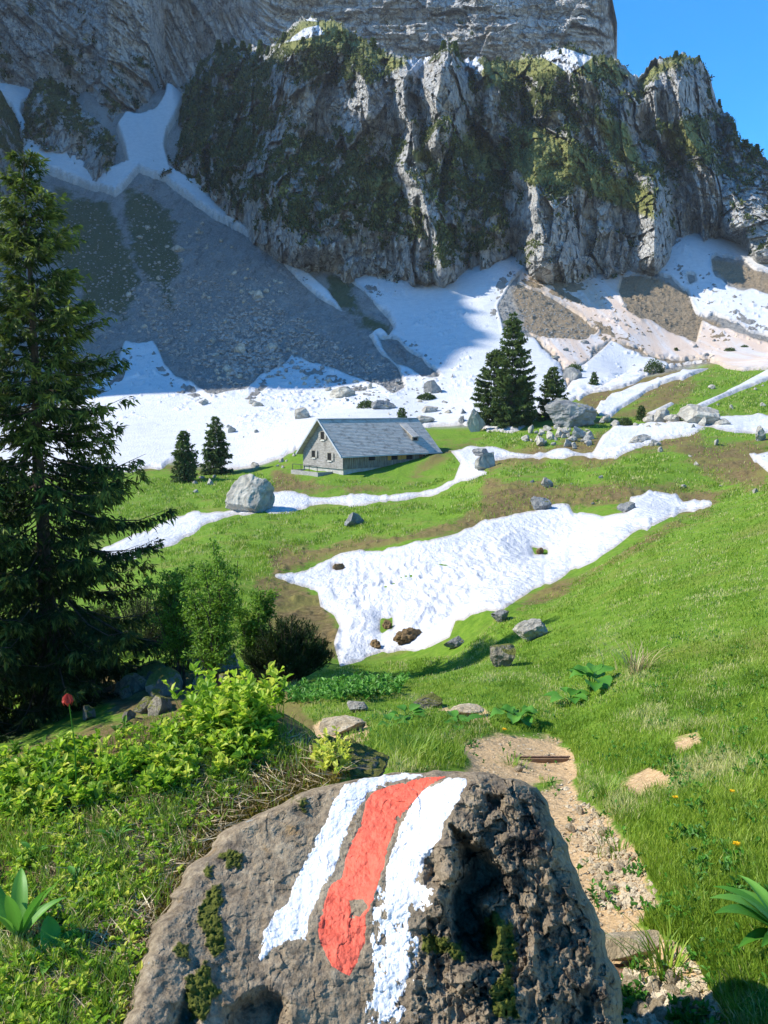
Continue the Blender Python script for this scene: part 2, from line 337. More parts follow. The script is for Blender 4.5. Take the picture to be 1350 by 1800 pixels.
# ---- ground material
def ground_material():
    t = NT('meadow_and_scree', .95, .1); P = t.pos()
    n1 = t.noise(P, .35, 8, .65); n2 = t.noise(P, 3.5, 8, .7); n3 = t.noise(P, 22, 5, .7); n0 = t.noise(P, .06, 5, .6)
    grass = t.ramp(n2, [(.25,(.05,.095,.012)),(.45,(.095,.18,.016)),(.6,(.14,.225,.024)),(.78,(.24,.24,.06))])
    grass = t.mix(t.step(n1, .48, .68), grass, t.ramp(n3, [(.3,(.08,.14,.015)),(.7,(.23,.22,.06))]))
    earth = t.ramp(n2, [(.25,(.045,.032,.014)),(.5,(.135,.098,.042)),(.75,(.25,.19,.09))])
    mossy = t.ramp(n3, [(.3,(.10,.075,.03)),(.7,(.20,.19,.05))])
    earth = t.mix(t.step(n1, .45, .6), earth, mossy)
    bm = t.math('ADD', t.attr('brown'), t.math('ADD', t.math('MULTIPLY', t.math('SUBTRACT', n2, .5), 50), t.math('MULTIPLY', t.math('SUBTRACT', n1, .5), 50)))
    col = t.mix(t.step(bm, -6, 8), grass, earth)
    pm = t.math('ADD', t.attr('path'), t.math('MULTIPLY', t.math('SUBTRACT', n3, .5), 22))
    gravel = t.ramp(t.noise(P, 40, 6, .75), [(.25,(.26,.17,.085)),(.5,(.50,.335,.175)),(.7,(.66,.49,.30)),(.85,(.76,.65,.48))])
    col = t.mix(t.step(pm, -6, 4), col, gravel)
    # scree
    v = t.voro(P, .55, out='Color'); vb = t.n('RGBToBW'); t.l(v, vb.inputs[0])
    sc = t.ramp(t.noise(P, 1.3, 10, .75), [(.25,(.13,.125,.115)),(.5,(.25,.24,.225)),(.72,(.40,.39,.36))])
    sc = t.mix(t.math('MULTIPLY', t.step(vb.outputs[0], .5, .9), .35), sc, (.32,.32,.31))
    sc = t.mix(t.step(t.noise(t.pos((.10,.03,.03)), 1.6, 6, .65, .5), .46, .62, 0, .45), sc, (.37,.36,.34))
    sc = t.mix(t.step(t.noise(t.pos((.10,.03,.03)), 2.6, 6, .65, .5), .54, .66, 0, .5), sc, (.11,.105,.095))
    tan = t.ramp(t.noise(P, 1.6, 10, .75), [(.25,(.15,.115,.07)),(.5,(.27,.21,.14)),(.75,(.40,.34,.26))])
    sc = t.mix(t.step(t.attr('tan'), -5, 5), sc, tan)
    rib = t.math('ADD', t.attr('rib'), t.math('MULTIPLY', t.math('SUBTRACT', n1, .5), 40))
    sc = t.mix(t.math('MULTIPLY', t.step(rib, -8, 8), .85), sc, t.ramp(n2, [(.3,(.04,.055,.018)),(.7,(.11,.13,.045))]))
    col = t.mix(t.attr('scree'), col, sc)
    h = t.math('ADD', t.math('MULTIPLY', n3, .06), t.math('MULTIPLY', n2, .35))
    far = t.math('MULTIPLY', t.noise(P, .9, 8, .8), 1.0)
    nb = t.bump(h, .35, .8); nb2 = t.bump(far, 1.2, 1.0)
    mx = t.n('Mix'); mx.data_type = 'VECTOR'; t.l(t.attr('scree'), mx.inputs[0]); t.l(nb, mx.inputs[4]); t.l(nb2, mx.inputs[5])
    return t.done(col, mx.outputs[1])
M_GROUND = ground_material()
tansd = np.maximum.reduce([psd(p, PX, PY) for p in CONE_TAN+[DIRTY]]) + 8*fbm(GX/8, GY/8, s=34)
ribsd = np.maximum.reduce([psd(p, PX, PY) for p in GRASSY_RIB]) + 26*fbm(GX/12, GY/14, s=35, o=5)
me = mesh_np('ground', np.stack([GX, GY, GZ], -1).reshape(-1,3), grid_faces(*GX.shape), M_GROUND,
    dict(scree=is_scree, brown=bsd, path=pathsd, tan=tansd, rib=ribsd))
tag(link('ground', me), 'alpine meadow floor, turf and grey scree slopes rising to the cliffs', kind='structure')

# ---- snow
def snow_material(name, dirt):
    t = NT(name, .6, .3); P = t.pos()
    n = t.noise(P, .5, 8, .7); n2 = t.noise(P, 7, 6, .7)
    c = t.ramp(n, [(.3,(.46,.465,.48)),(.6,(.56,.56,.565))])
    if dirt == 0:
        c = t.mix(t.math('MULTIPLY', t.step(t.noise(P, 2.4, 9, .8), .52, .78), .6), c, (.45,.42,.38))
    else:
        st = t.noise(t.pos((.22,.03,.03)), 1.0, 9, .72, .4)
        c = t.mix(t.step(t.math('ADD', st, t.math('MULTIPLY', t.math('SUBTRACT', n2, .5), .25)), .36, .60, .25, 1.0), c, (.52,.40,.31))
        c = t.mix(t.step(t.noise(P, .6, 8, .8), .58, .68, 0, .7), c, (.22,.17,.12))
    rim = t.math('ADD', t.attr('rim'), t.math('MULTIPLY', t.math('SUBTRACT', t.noise(P, 1.1, 8, .75), .5), 16))
    c = t.mix(t.step(rim, 0, 6.5, .6, 0), c, (.27,.215,.15))
    nb = t.bump(n2, .12, .5); nb = t.bump(t.noise(t.pos((2.6,1,1)), 1.3, 5, .6), .5, .45, nb)
    return t.done(c, nb)
M_SNOW = snow_material('old_snow', 0); M_DIRTY = snow_material('dust_streaked_snow', 1)
def snow(poly, label, mat=None, holes=(), cups=0.0, cap=.16, seed=50, rag=1.0, lift=.45, group=None):
    mat = mat or M_SNOW
    s = psd(poly, PX, PY)
    m = s > -40
    nr = np.where(m.any(1))[0]; nc = np.where(m.any(0))[0]; r0, r1 = max(nr[0]-1,0), nr[-1]+2; c0, c1 = max(nc[0]-1,0), nc[-1]+2
    x, y, z, s = GX[r0:r1,c0:c1], GY[r0:r1,c0:c1], GZ[r0:r1,c0:c1], s[r0:r1,c0:c1]
    px, py = PX[r0:r1,c0:c1], PY[r0:r1,c0:c1]
    for h in holes: s = np.minimum(s, -psd(h, px, py, 60))
    k = np.maximum(y*.02, .2)
    wx_ = x + k*1.2*fbm(x/k*.6, y/k*.15, s=seed+2, o=2)
    s = s + rag*(9*fbm(wx_/k/2.2, y/k/5, s=seed, o=4, g=.55) + 3.2*fbm(wx_/k*1.2, y/k*.6, s=seed+3, o=3))
    th = np.clip(s*y/F*.9*lift*(1+1.8*sst(100,160,y)), -.5, cap*np.maximum(1, y/60))
    z0 = GZ0[r0:r1,c0:c1] + fbm(x/14, y/14, s=seed+5, o=3)*.25*sst(70, 150, y)
    k2 = sst(0, 1, s/np.interp(y, [50, 150, 220], [70, 22, 9]))*.93
    zz = np.maximum(z*(1-k2) + z0*k2 + th, z + .05 - (1-sst(6, 26, s))*1.5)
    if cups:
        a = fbm(x/4, y/4, s=seed+7, o=2)*1.1
        q = ridged(x/.42+a+y*.10, y/1.5, s=seed+9, o=2)
        zz = zz + cups*(q-.2)*sst(2, 60, s)
    fq = grid_faces(*x.shape, keep=s > -6)
    V, fq, rim = compact(np.stack([x,y,zz],-1).reshape(-1,3), fq, s.ravel())
    o = link('snow', mesh_np('snow', V, fq, mat, dict(rim=rim))); tag(o, label, kind='structure', group=group); return o
snow(S_BASIN, 'rippled white snow patch lying in the hollow below the path', cups=.13, seed=60,
  holes=[[(672,1092),(690,1085),(690,1105),(672,1108)],[(935,962),(965,966),(965,976),(940,974)],[(582,990),(605,992),(603,1003),(584,1004)]])
snow(S_RIBBON, 'winding ribbon of snow curving past the barn', seed=64, cups=.05)
snow(S_LEDGE, 'snow strip behind the boulders at the right edge', seed=68)
snow(S_SPOT, 'small snow patch at the right edge below the boulders', seed=70)
snow(S_SLOPE, 'diagonal snow tongue on the green slope right of the spruces', seed=72)
snow(S_STREAK, 'thin diagonal snow streak on the right meadow', seed=74, rag=.5)
snow(S_STREAK2, 'short snow sliver under the diagonal tongue', seed=76, rag=.5)
snow(S_FIELD, 'broad snowfield at the foot of the cliffs, part in shade', seed=78, rag=1.2,
  holes=[[(575,485),(600,500),(650,545),(690,578),(683,590),(640,570),(600,545),(575,510)],[(660,590),(700,600),(745,640),(770,660),(755,662),(700,640),(670,615)]])
snow(S_STRIP, 'narrow snow strip along the shaded scree', seed=80, rag=.4)
snow(S_RIGHT, 'steep snow slope under the right-hand cliffs', seed=82, holes=[CONE_TAN[0], CONE_TAN[1], [(1205,480),(1225,480),(1228,500),(1210,502)]])
snow(DIRTY, 'pinkish dust-covered snow between the two rubble cones', M_DIRTY, seed=84, holes=[CONE_TAN[0], CONE_GREY, S_CLEAN])
snow(S_CLEAN, 'clean white snow tongue below the rubble cones', seed=86)
snow(S_GULLY, 'shaded snow filling the gully between the left cliffs', seed=88, rag=.8, cap=.5, lift=1.2)
snow(S_NICHE, 'shaded snow patch in the niche at the left edge', seed=90, rag=.5, cap=.5, lift=1.2)
# ================================================================== CLIFFS
def cliff_material():
    t = NT('limestone_cliff', .92, .15); P = t.pos()
    PV = t.pos((1,1,.28)); PH = t.pos((.25,.25,1.6))
    n1 = t.noise(PV, .09, 10, .7); n2 = t.noise(PV, .5, 9, .75); n3 = t.noise(P, .05, 8, .65); n4 = t.noise(P, .9, 8, .75)
    bed = t.noise(PH, .22, 8, .7, .3)
    rock = t.ramp(n2, [(.2,(.27,.265,.255)),(.42,(.52,.51,.49)),(.6,(.68,.67,.64)),(.8,(.78,.76,.71))])
    rock = t.mix(t.step(bed, .5, .66, 0, .6), rock, t.ramp(n4, [(.3,(.06,.065,.075)),(.7,(.24,.24,.24))]))
    warm = t.ramp(n4, [(.3,(.32,.26,.18)),(.7,(.55,.47,.36))])
    rock = t.mix(t.step(n3, .55, .68, 0, .55), rock, warm)
    # dark water streaks
    rock = t.mix(t.step(t.noise(t.pos((1,1,.08)), .35, 7, .7), .57, .70, 0, .6), rock, (.07,.07,.075))
    wv = t.n('Mix'); wv.data_type = 'VECTOR'; wv.inputs[0].default_value = .12; t.l(PV, wv.inputs[4])
    nx = t.n('TexNoise'); t.l(P, nx.inputs['Vector']); nx.inputs['Scale'].default_value = .12; nx.inputs['Detail'].default_value = 4
    sc_ = t.n('VectorMath', operation='SCALE'); t.l(nx.outputs['Color'], sc_.inputs[0]); sc_.inputs['Scale'].default_value = 120; t.l(sc_.outputs[0], wv.inputs[5])
    crk = t.voro(wv.outputs[1], .20, 'DISTANCE_TO_EDGE'); crk2 = t.voro(wv.outputs[1], .62, 'DISTANCE_TO_EDGE')
    rock = t.mix(t.step(crk, .0, .07, .55, 0), rock, (.07,.07,.075)); rock = t.mix(t.step(crk2, .0, .06, .35, 0), rock, (.10,.10,.105))  # dark lines paint the shade of cracks into the rock colour
    veg = t.ramp(n4, [(.2,(.035,.05,.018)),(.45,(.085,.105,.035)),(.62,(.17,.18,.065)),(.8,(.30,.29,.13))])
    meadow = t.ramp(n4, [(.25,(.16,.19,.05)),(.5,(.30,.31,.10)),(.75,(.44,.40,.20))])
    nz = t.n('SeparateXYZ'); t.l(t.n('NewGeometry').outputs['Normal'], nz.inputs[0])
    g = t.math('ADD', t.attr('veg'), t.math('MULTIPLY', t.math('SUBTRACT', n4, .5), 1.2))
    col = t.mix(t.step(g, .42, .62), rock, veg)
    mg = t.math('ADD', t.attr('meadow'), t.math('MULTIPLY', t.math('SUBTRACT', n4, .5), 18))
    col = t.mix(t.step(mg, -5, 5), col, meadow)
    sg = t.math('ADD', t.attr('snowm'), t.math('MULTIPLY', t.math('SUBTRACT', n4, .5), 6))
    col = t.mix(t.step(sg, -1, 1), col, (.86,.88,.92))
    h = t.math('ADD', t.math('ADD', n2, t.step(crk, 0, .12, 0, .5)), t.math('ADD', t.math('MULTIPLY', n4, .5), t.math('MULTIPLY', bed, .5)))
    return t.done(col, t.bump(h, 2.6, 1.0))
M_CLIFF = cliff_material(); CLV = []
def interp_poly(L, x): return np.interp(x, *zip(*L))
def facet_d(x, y, s):
    x, y = np.broadcast_arrays(x, y); ix = np.floor(x).astype(np.int64); iy = np.floor(y).astype(np.int64); best = np.full(x.shape, 9e9); z0 = np.int64(0)
    for dx in (-1,0,1):
        for dy in (-1,0,1):
            cx = ix+dx; cy = iy+dy
            best = np.minimum(best, (x-(cx+.5+.45*_h(cx,cy,z0,s)))**2+(y-(cy+.5+.45*_h(cx,cy,z0,s+1)))**2)
    return np.sqrt(best)
def cliff(name, label, cols, rows, top, foot, footY, steep, topw, relief, veg, meadows=(), snows=(), back=120, bury=30, edge=None, edgeR=0, extra=0, bushy=1.0, benchm=0.0):
    """rock face rising from its foot line to its crest line; relief(X, Z, px, py, t) in metres towards the viewer"""
    px0, px1 = cols[0], cols[1]; n = cols[2]; px = np.linspace(px0, px1, n)
    ft = interp_poly(foot, px) + 3*vn(px/9, px*0, s=71) + bury; tp = interp_poly(top, px)
    tp = tp + extra*(fbm(px/14, px*0, s=77, o=4)*7 + fbm(px/4, px*0, s=78, o=2)*3)
    ft = np.maximum(ft, tp+2)
    t = np.linspace(0, 1, rows)[:,None]
    PYc = ft + (tp-ft)*t; PXc = px + 0*PYc
    rr = unproj(PXc, PYc, 1.0)[2]; rf = unproj(px, ft-bury, 1.0)[2]
    fy = interp_poly(footY, px)
    D = fy*(1-steep*rf)/(1-steep*rr)
    D = D + benchm*sst(.30, .72, t + .10*vn(px/60, px*0, s=79))*np.clip(fy/300, .8, 1.3)
    toppx = PYc - tp
    D = D + topw*(1-sst(0, 55, toppx))*0.9*fy/300*16
    X, _, Z = unproj(PXc, PYc, D)
    rel = relief(X, Z, PXc, PYc, t)
    if edgeR: rel = rel - edgeR*(1-np.sqrt(np.clip(1-(1-np.clip(np.minimum(PXc-px0, px1-PXc)/45, 0, 1))**2, 0, 1)))
    D = D - rel*(0.25+0.75*sst(0, 12, toppx))
    X, Yv, Z = unproj(PXc, PYc, D)
    # ledges and gentler ground carry vegetation; the bushes stand out as small lumps
    dD = np.gradient(blur(blur(D, 3, 0), 3, 1), axis=0); dZ = np.gradient(blur(Z, 3, 0), axis=0)
    flat = np.clip(dD/np.maximum(dZ, .05), -1, 2)
    vg = veg(PXc, PYc, X, Z) + .50*flat + 1.5*fbm(X/6, Z/9, s=301, o=5, g=.72) + .5*fbm(X/1.6, Z/1.9, s=303, o=3)
    vg = np.clip(vg, -1.5, 1.5)
    bush = np.maximum(0, 1-facet_d(X/1.9, Z/1.9, 305)*1.5)*1.3 + np.maximum(0, 1-facet_d(X/4.3, Z/4.3, 307)*1.7)*2.0
    D = D - bush*sst(.2, .6, vg)*bushy
    X, Yv, Z = unproj(PXc, PYc, D)
    # crest goes back from the edge as a shoulder
    for k, (dy, dz) in enumerate(((4,0.3),(15,-2),(45,-12),(back,-40))):
        X = np.vstack([X, X[rows-1]*(1+dy/D[-1])]); Yv = np.vstack([Yv, D[-1]+dy]); Z = np.vstack([Z, Z[rows-1]+dz])
        PXc = np.vstack([PXc, PXc[-1]]); PYc = np.vstack([PYc, PYc[-1]-1])
    nr = X.shape[0]
    vg = np.vstack([vg]+[vg[-1]]*4)
    md = np.full(PXc.shape, -60.) if not len(meadows) else np.maximum.reduce([psd(p, PXc, PYc) for p in meadows])
    sn = np.full(PXc.shape, -60.) if not len(snows) else np.maximum.reduce([psd(p, PXc, PYc) for p in snows])
    V = np.stack([X,Yv,Z],-1).reshape(-1,3)
    me = mesh_np(name, V, grid_faces(nr, n), M_CLIFF, dict(veg=vg, meadow=md, snowm=sn))
    CLV.append((V, vg.ravel(), md.ravel(), sn.ravel()))
    return tag(link(name, me), label, kind='structure')

def ridge(line, px, py, A, wl, wr, pw=1.0):
    """buttress whose spine follows a polyline top to bottom"""
    xs, ys = zip(*line); c = np.interp(py, ys, xs); d = px-c
    f = np.where(d < 0, np.clip(1+d/wl, 0, 1), np.clip(1-d/wr, 0, 1))**pw
    return A*f*sst(ys[0]-14, ys[0]+10, py)*(1-sst(ys[-1]-10, ys[-1]+45, py))

MAIN_TOP = [(240,262),(275,245),(300,205),(330,150),(352,102),(385,84),(405,90),(430,80),(470,88),(500,60),(520,38),(545,28),(585,32),(620,52),(650,80),(680,96),(705,93),(722,104),(750,104),(775,84),(795,80),(815,102),(840,96),(870,106),(930,97),(1000,86),(1040,92),(1075,104),(1110,128),(1122,132),(1150,106),(1185,98),(1232,104),(1248,140),(1262,182),(1285,205),(1300,240),(1320,258),(1345,275),(1400,330),(1500,400)]
MAIN_FOOT = [(240,262),(285,298),(330,322),(366,333),(372,365),(430,405),(500,462),(560,468),(640,488),(700,502),(760,503),(795,498),(830,470),(870,457),(920,457),(940,477),(1000,492),(1060,487),(1110,468),(1150,476),(1175,440),(1230,420),(1270,412),(1300,430),(1350,452),(1500,470)]
fpx = np.array([p[0] for p in MAIN_FOOT], float); fpy = np.array([p[1] for p in MAIN_FOOT], float)
fY = hit(fpx, fpy+2)[1]; fY = np.where(fpx < 300, np.minimum(fY, 405), fY)
print('foot Y', dict(zip(fpx.astype(int), fY.round())))
MAIN_FY = list(zip(fpx, fY))
RID = [ ([(540,40),(512,110),(498,200),(485,300),(520,440)], 34, 150, 120, 1),
        ([(390,90),(380,200),(400,330),(440,400)], 20, 90, 60, 1),
        ([(640,80),(640,200),(610,330),(640,480)], 20, 60, 50, 1),
        ([(704,92),(716,150),(722,220),(712,290),(745,330),(790,480)], 24, 26, 30, 1),
        ([(792,80),(775,130),(778,190),(772,250)], 26, 42, 55, 1),
        ([(735,262),(742,300),(735,360),(750,480)], 16, 42, 30, 1),
        ([(850,110),(880,150),(905,230),(930,310),(935,400),(950,470)], 20, 40, 45, 1),
        ([(935,225),(955,260),(945,330),(955,400),(960,470)], 26, 55, 70, 1),
        ([(1050,100),(1060,150),(1085,215),(1140,330),(1150,400),(1150,460)], 30, 70, 55, 1),
        ([(1000,90),(985,150),(1000,230)], 14, 40, 40, 1),
        ([(1100,125),(1105,170),(1110,240)], 18, 24, 30, 1),
        ([(1190,98),(1180,160),(1195,230),(1240,300),(1290,400)], 34, 50, 80, 1),
        ([(1290,205),(1298,300),(1320,400),(1340,450)], 22, 30, 60, 1) ]
def main_relief(X, Z, px, py, t):
    w = fbm(X/60, Z/60, s=5, o=3)*7
    r = 0
    pw = px + 26*fbm(X/26, Z/34, s=8, o=4)
    for L, A, wl, wr, p in RID: r = np.maximum(r, .75*ridge(L, pw, py, A, wl, wr, p)) + 0.12*ridge(L, pw, py, A, wl, wr, p)
    wx = X + 2.5*fbm(X/9, Z/9, s=44, o=3); wz = Z + 4*fbm(X/12, Z/12, s=45, o=3)
    fl = ridged((X+w)/13, Z/60, s=11, o=3)*2.6 + facets((X+w)/12, wz/34, 12)*8.0 + facets(wx/5.2, wz/13, 13)*5.2 + facets(wx/2.2, wz/4.5, 14)*2.3 + facets(X/1.2, Z/2.1, 15)*.8
    gul = -9*np.clip(ridged((X+2*w)/34, Z/150, s=41, o=2), 0, 1)
    ledge = fbm(X/40, Z/7, s=43, o=2)*1.6
    return r*1.0 + fl + gul + ledge + w*.6
VEG_HI = [[(275,240),(350,110),(420,95),(470,120),(480,200),(440,300),(470,340),(560,350),(620,400),(560,430),(430,380),(330,320)],
          [(500,250),(620,230),(700,250),(690,330),(760,390),(880,400),(900,430),(800,440),(650,410),(540,340)],
          [(740,250),(850,200),(910,260),(900,380),(800,360)],[(900,230),(1000,240),(1150,330),(1150,370),(1000,340),(900,310)],
          [(500,60),(640,60),(660,140),(560,160),(490,130)],[(860,110),(1060,110),(1080,220),(1000,240),(880,200)],[(1150,210),(1250,210),(1240,290),(1170,280)]]
VEG_LO = [[(560,150),(700,130),(700,240),(560,220)],[(370,335),(560,470),(700,500),(760,500),(700,450),(560,400),(430,360)],[(740,110),(835,110),(830,200),(760,215),(738,180)],
          [(930,380),(1180,390),(1180,470),(940,480)],[(1180,300),(1350,300),(1350,450),(1200,420)],[(1120,110),(1240,110),(1250,200),(1150,200)],[(700,100),(725,110),(735,280),(710,270)]]
def main_veg(px, py, X, Z):
    v = np.full(px.shape, -.22)
    for p in VEG_HI: v = np.maximum(v, -.22+.85*sst(-20, 25, psd(p, px, py)))
    for p in VEG_LO: v = v - .6*sst(-12, 22, psd(p, px, py))
    return v
MEADOWS = [[(905,225),(990,240),(1060,300),(1150,340),(1150,385),(1080,360),(1010,325),(930,325),(905,290)],[(1040,200),(1100,215),(1130,290),(1080,290)],[(810,235),(860,240),(880,300),(840,300)],[(1160,215),(1230,215),(1240,260),(1180,270)],[(495,80),(530,35),(590,35),(640,80),(610,95),(570,75),(520,92)],[(640,88),(690,98),(720,110),(690,125),(650,110)],
   [(845,112),(900,104),(960,100),(1050,100),(1040,140),(1010,128),(960,130),(890,140),(850,160)],[(1060,105),(1110,130),(1090,150),(1050,130)],
   [(1118,140),(1150,112),(1210,104),(1160,130),(1130,150)],[(920,228),(985,245),(1040,290),(1010,300),(970,280),(930,300),(912,270)],
   [(1040,330),(1100,310),(1150,345),(1140,365),(1080,350)],[(640,320),(680,310),(710,330),(690,345),(655,340)],[(720,262),(755,265),(765,290),(730,285)]]
MSNOW = [[(500,75),(535,50),(560,44),(570,60),(535,68)],[(535,36),(545,30),(560,38)],[(714,106),(765,93),(745,112),(730,128)],[(812,101),(838,86),(852,84),(838,108),(852,118),(842,130),(832,130)],
   [(944,96),(990,84),(1042,100),(1020,118),(1000,130),(975,112)],[(1112,120),(1142,118),(1135,134),(1118,142)]]
cliff('cliff', 'buttressed grey limestone cliff with green ledges behind the barn', (240,1500,1150), 420, MAIN_TOP, MAIN_FOOT, MAIN_FY, .24, 1.3, main_relief, main_veg, MEADOWS, MSNOW, extra=1.5, back=160, benchm=24.0)

# upper wall
UP_TOP = [(-300,-260),(300,-240),(700,-200),(1000,-160),(1052,-120),(1085,40)]
UP_FOOT = [(-300,120),(0,150),(120,172),(190,212),(235,205),(262,196),(290,152),(330,146),(420,160),(1085,150)]
ux_ = np.array([p[0] for p in UP_FOOT[:-2]], float); uy_ = np.array([p[1] for p in UP_FOOT[:-2]], float)
UPFY = [(a, min(b, 470)) for a, b in zip(ux_, hit(ux_, uy_+2)[1]-4)] + [(700,470),(1085,470)]
print('upper', UPFY)
def upper_relief(X, Z, px, py, t):
    w = fbm(X/70, Z/70, s=105, o=3)*12
    dg = (Z+X*.9)*sst(520, 250, px) + Z*(1-sst(520, 250, px))*1.0
    beds = ridged(X/160, dg/9, s=111, o=3)*2.4 + fbm(X/30, dg/3.5, s=113, o=3)*1.3
    wx = X + 3*fbm(X/12, Z/12, s=144, o=3); wd = dg + 2.5*fbm(X/14, Z/14, s=145, o=3)
    fl = ridged((X+w)/17, Z/80, s=115, o=3)*2.0 + facets(wx/22, wd/16, 112)*5 + facets(wx/9, wd/5, 113)*2.6 + facets(wx/3.6, wd/2.2, 114)*1.3
    r = 30*np.clip(1-np.abs(px-(430+.35*py))/150, 0, 1)*0 
    cor = -14*np.clip(1-np.abs(px-(300-.12*py))/170, 0, 1)      # corner where the gully climbs
    over = 7*sst(115, 60, py)*sst(620, 700, px)                 # overhang band
    return w + beds + fl + cor + over
def upper_veg(px, py, X, Z):
    v = np.full(px.shape, -.75)
    for p in ([(60,90),(150,60),(260,90),(290,150),(230,200),(150,160),(100,120)],[(0,80),(60,110),(110,170),(0,150)],[(0,-20),(40,-20),(60,30),(0,20)]):
        v = np.maximum(v, -.75+.75*sst(-25, 25, psd(p, px, py)))
    return v
cliff('cliff', 'towering grey limestone wall rising out of frame', (-300,1085,900), 300, UP_TOP, UP_FOOT, UPFY, .16, 0, upper_relief, upper_veg, bury=45, edgeR=60)

# left buttresses
def small_relief(X, Z, px, py, t):
    return ridged(X/16, Z/40, s=205, o=3)*3 + facets(X/7, Z/13, 206)*4 + facets(X/2.5, Z/5, 207)*1.8
BUT_TOP = [(36,213),(44,180),(60,142),(90,136),(118,160),(150,195),(185,225),(205,250),(222,298)]
BUT_FOOT = [(36,215),(58,258),(110,276),(150,306),(190,324),(222,304)]
bx = np.array([p[0] for p in BUT_FOOT], float); by = np.array([p[1] for p in BUT_FOOT], float); bY = np.minimum(hit(bx, by+4)[1], 405)
def bveg(px, py, X, Z): return .25 - .9*sst(60, 15, interp_poly(BUT_FOOT, px)-py)*sst(80, 110, px)
cliff('cliff', 'small dark vegetated crag between the snow gully and the left edge', (36,222,200), 130, BUT_TOP, BUT_FOOT, list(zip(bx, bY)), .5, 1, small_relief, bveg, edgeR=18, back=60, extra=.5)
L_TOP = [(-300,60),(-60,120),(0,158),(20,190),(42,232),(56,262)]; L_FOOT = [(-300,480),(0,430),(22,360),(34,310),(50,285),(56,275)]
lx = np.array([p[0] for p in L_FOOT], float); ly = np.array([p[1] for p in L_FOOT], float); lY = hit(lx, ly+4)[1]
cliff('cliff', 'dark green crag cut by the left edge behind the big spruce', (-300,56,300), 200, L_TOP, L_FOOT, list(zip(lx, lY)), .5, 1, small_relief, lambda a,b,c,d: .3+0*a, edgeR=10, back=60, extra=.5)

# ---- unseen massif added left of the frame, crest shaped to shade the scree
sv = np.array(SUN)
edge = [(-300,705),(-100,695),(80,690),(250,690),(330,688),(400,660),(470,642),(540,648),(610,668),(690,692),(770,705),(830,700),(858,672),(872,600),(835,555),(812,518),(850,480),(905,455)]
ex, ey, ez = hit(*zip(*edge)); tt = (ex+265)/-sv[0]
prof = sorted([(y+t_*sv[1], z+t_*sv[2]) for y, z, t_ in zip(ey, ez, tt)])
print('shadow crest', [(round(a),round(b)) for a,b in prof])
MP = [(182,-15),(187,125),(189,200),(190,240),(192,256),(197,264),(228,284),(245,290),(265,297),(281,315),(302,336),(398,352),(520,380),(700,380),(900,200),(960,-20)]
def massif():
    ys = np.concatenate([np.linspace(160, 380, 170), np.linspace(384, 960, 80)]); zc = np.interp(ys, *zip(*MP)) + fbm(ys/7, ys*0, s=400, o=4)*5
    s = np.linspace(-1, 1, 41)[:,None]
    x = -265 + np.where(s < 0, s*330, s*95)*np.ones_like(ys); z = -15 + (zc+15)*(1-np.abs(s))**.9
    y = ys + np.zeros_like(x) + fbm(x/30, z/30, s=401, o=3)*6*np.abs(s)
    z = z + facets(x/20, ys/14+0*x, 402)*5*(1-np.abs(s))*np.abs(s)*3
    V = np.stack([x, y, z], -1).reshape(-1,3); n = len(V)
    tag(link('mountain', mesh_np('mountain', V, grid_faces(*x.shape), M_CLIFF, dict(veg=np.full(n,-.1), meadow=np.full(n,-60.), snowm=np.full(n,-60.)))),
        'unseen rocky massif added at left to cast shade over the scree', kind='structure')
massif()

# ================================================================== ROCKS
def rock_material(name, a, b, c, lichen=(.30,.27,.16), moss=0.0, sc=1.0):
    t = NT(name, .93, .15); P = t.obj(); 
    n = t.noise(P, 2.2*sc, 9, .72); m = t.noise(P, 9*sc, 6, .75)
    col = t.ramp(n, [(.28,a),(.5,b),(.72,c)])
    col = t.mix(t.step(m, .55, .70, 0, .6), col, lichen)
    col = t.mix(t.step(t.voro(P, 1.3*sc, 'DISTANCE_TO_EDGE'), .0, .05, .55, 0), col, a)
    if moss:
        nz = t.n('SeparateXYZ'); t.l(t.n('NewGeometry').outputs['Normal'], nz.inputs[0])
        g = t.math('ADD', nz.outputs[2], t.math('MULTIPLY', t.math('SUBTRACT', n, .5), 2.5))
        col = t.mix(t.step(g, 1.0-moss, 1.2-moss), col, t.ramp(m, [(.3,(.07,.075,.015)),(.7,(.20,.20,.05))]))
    return t.done(col, t.bump(t.math('ADD', n, t.math('MULTIPLY', m, .4)), .12, .8))
M_ROCK = rock_material('grey_limestone', (.15,.135,.11), (.34,.315,.265), (.52,.49,.42))
M_ROCKD = rock_material('dark_limestone', (.09,.09,.09), (.20,.20,.195), (.36,.35,.33), moss=.1)
M_ROCKM = rock_material('mossy_stone', (.10,.09,.07), (.23,.20,.15), (.38,.34,.27), moss=.45)
M_EARTH = rock_material('bare_turf', (.10,.065,.03), (.19,.125,.06), (.28,.20,.10), lichen=(.16,.13,.04), sc=2)
M_STONE = rock_material('path_stone', (.32,.24,.14), (.50,.40,.26), (.66,.57,.43), lichen=(.48,.40,.28))
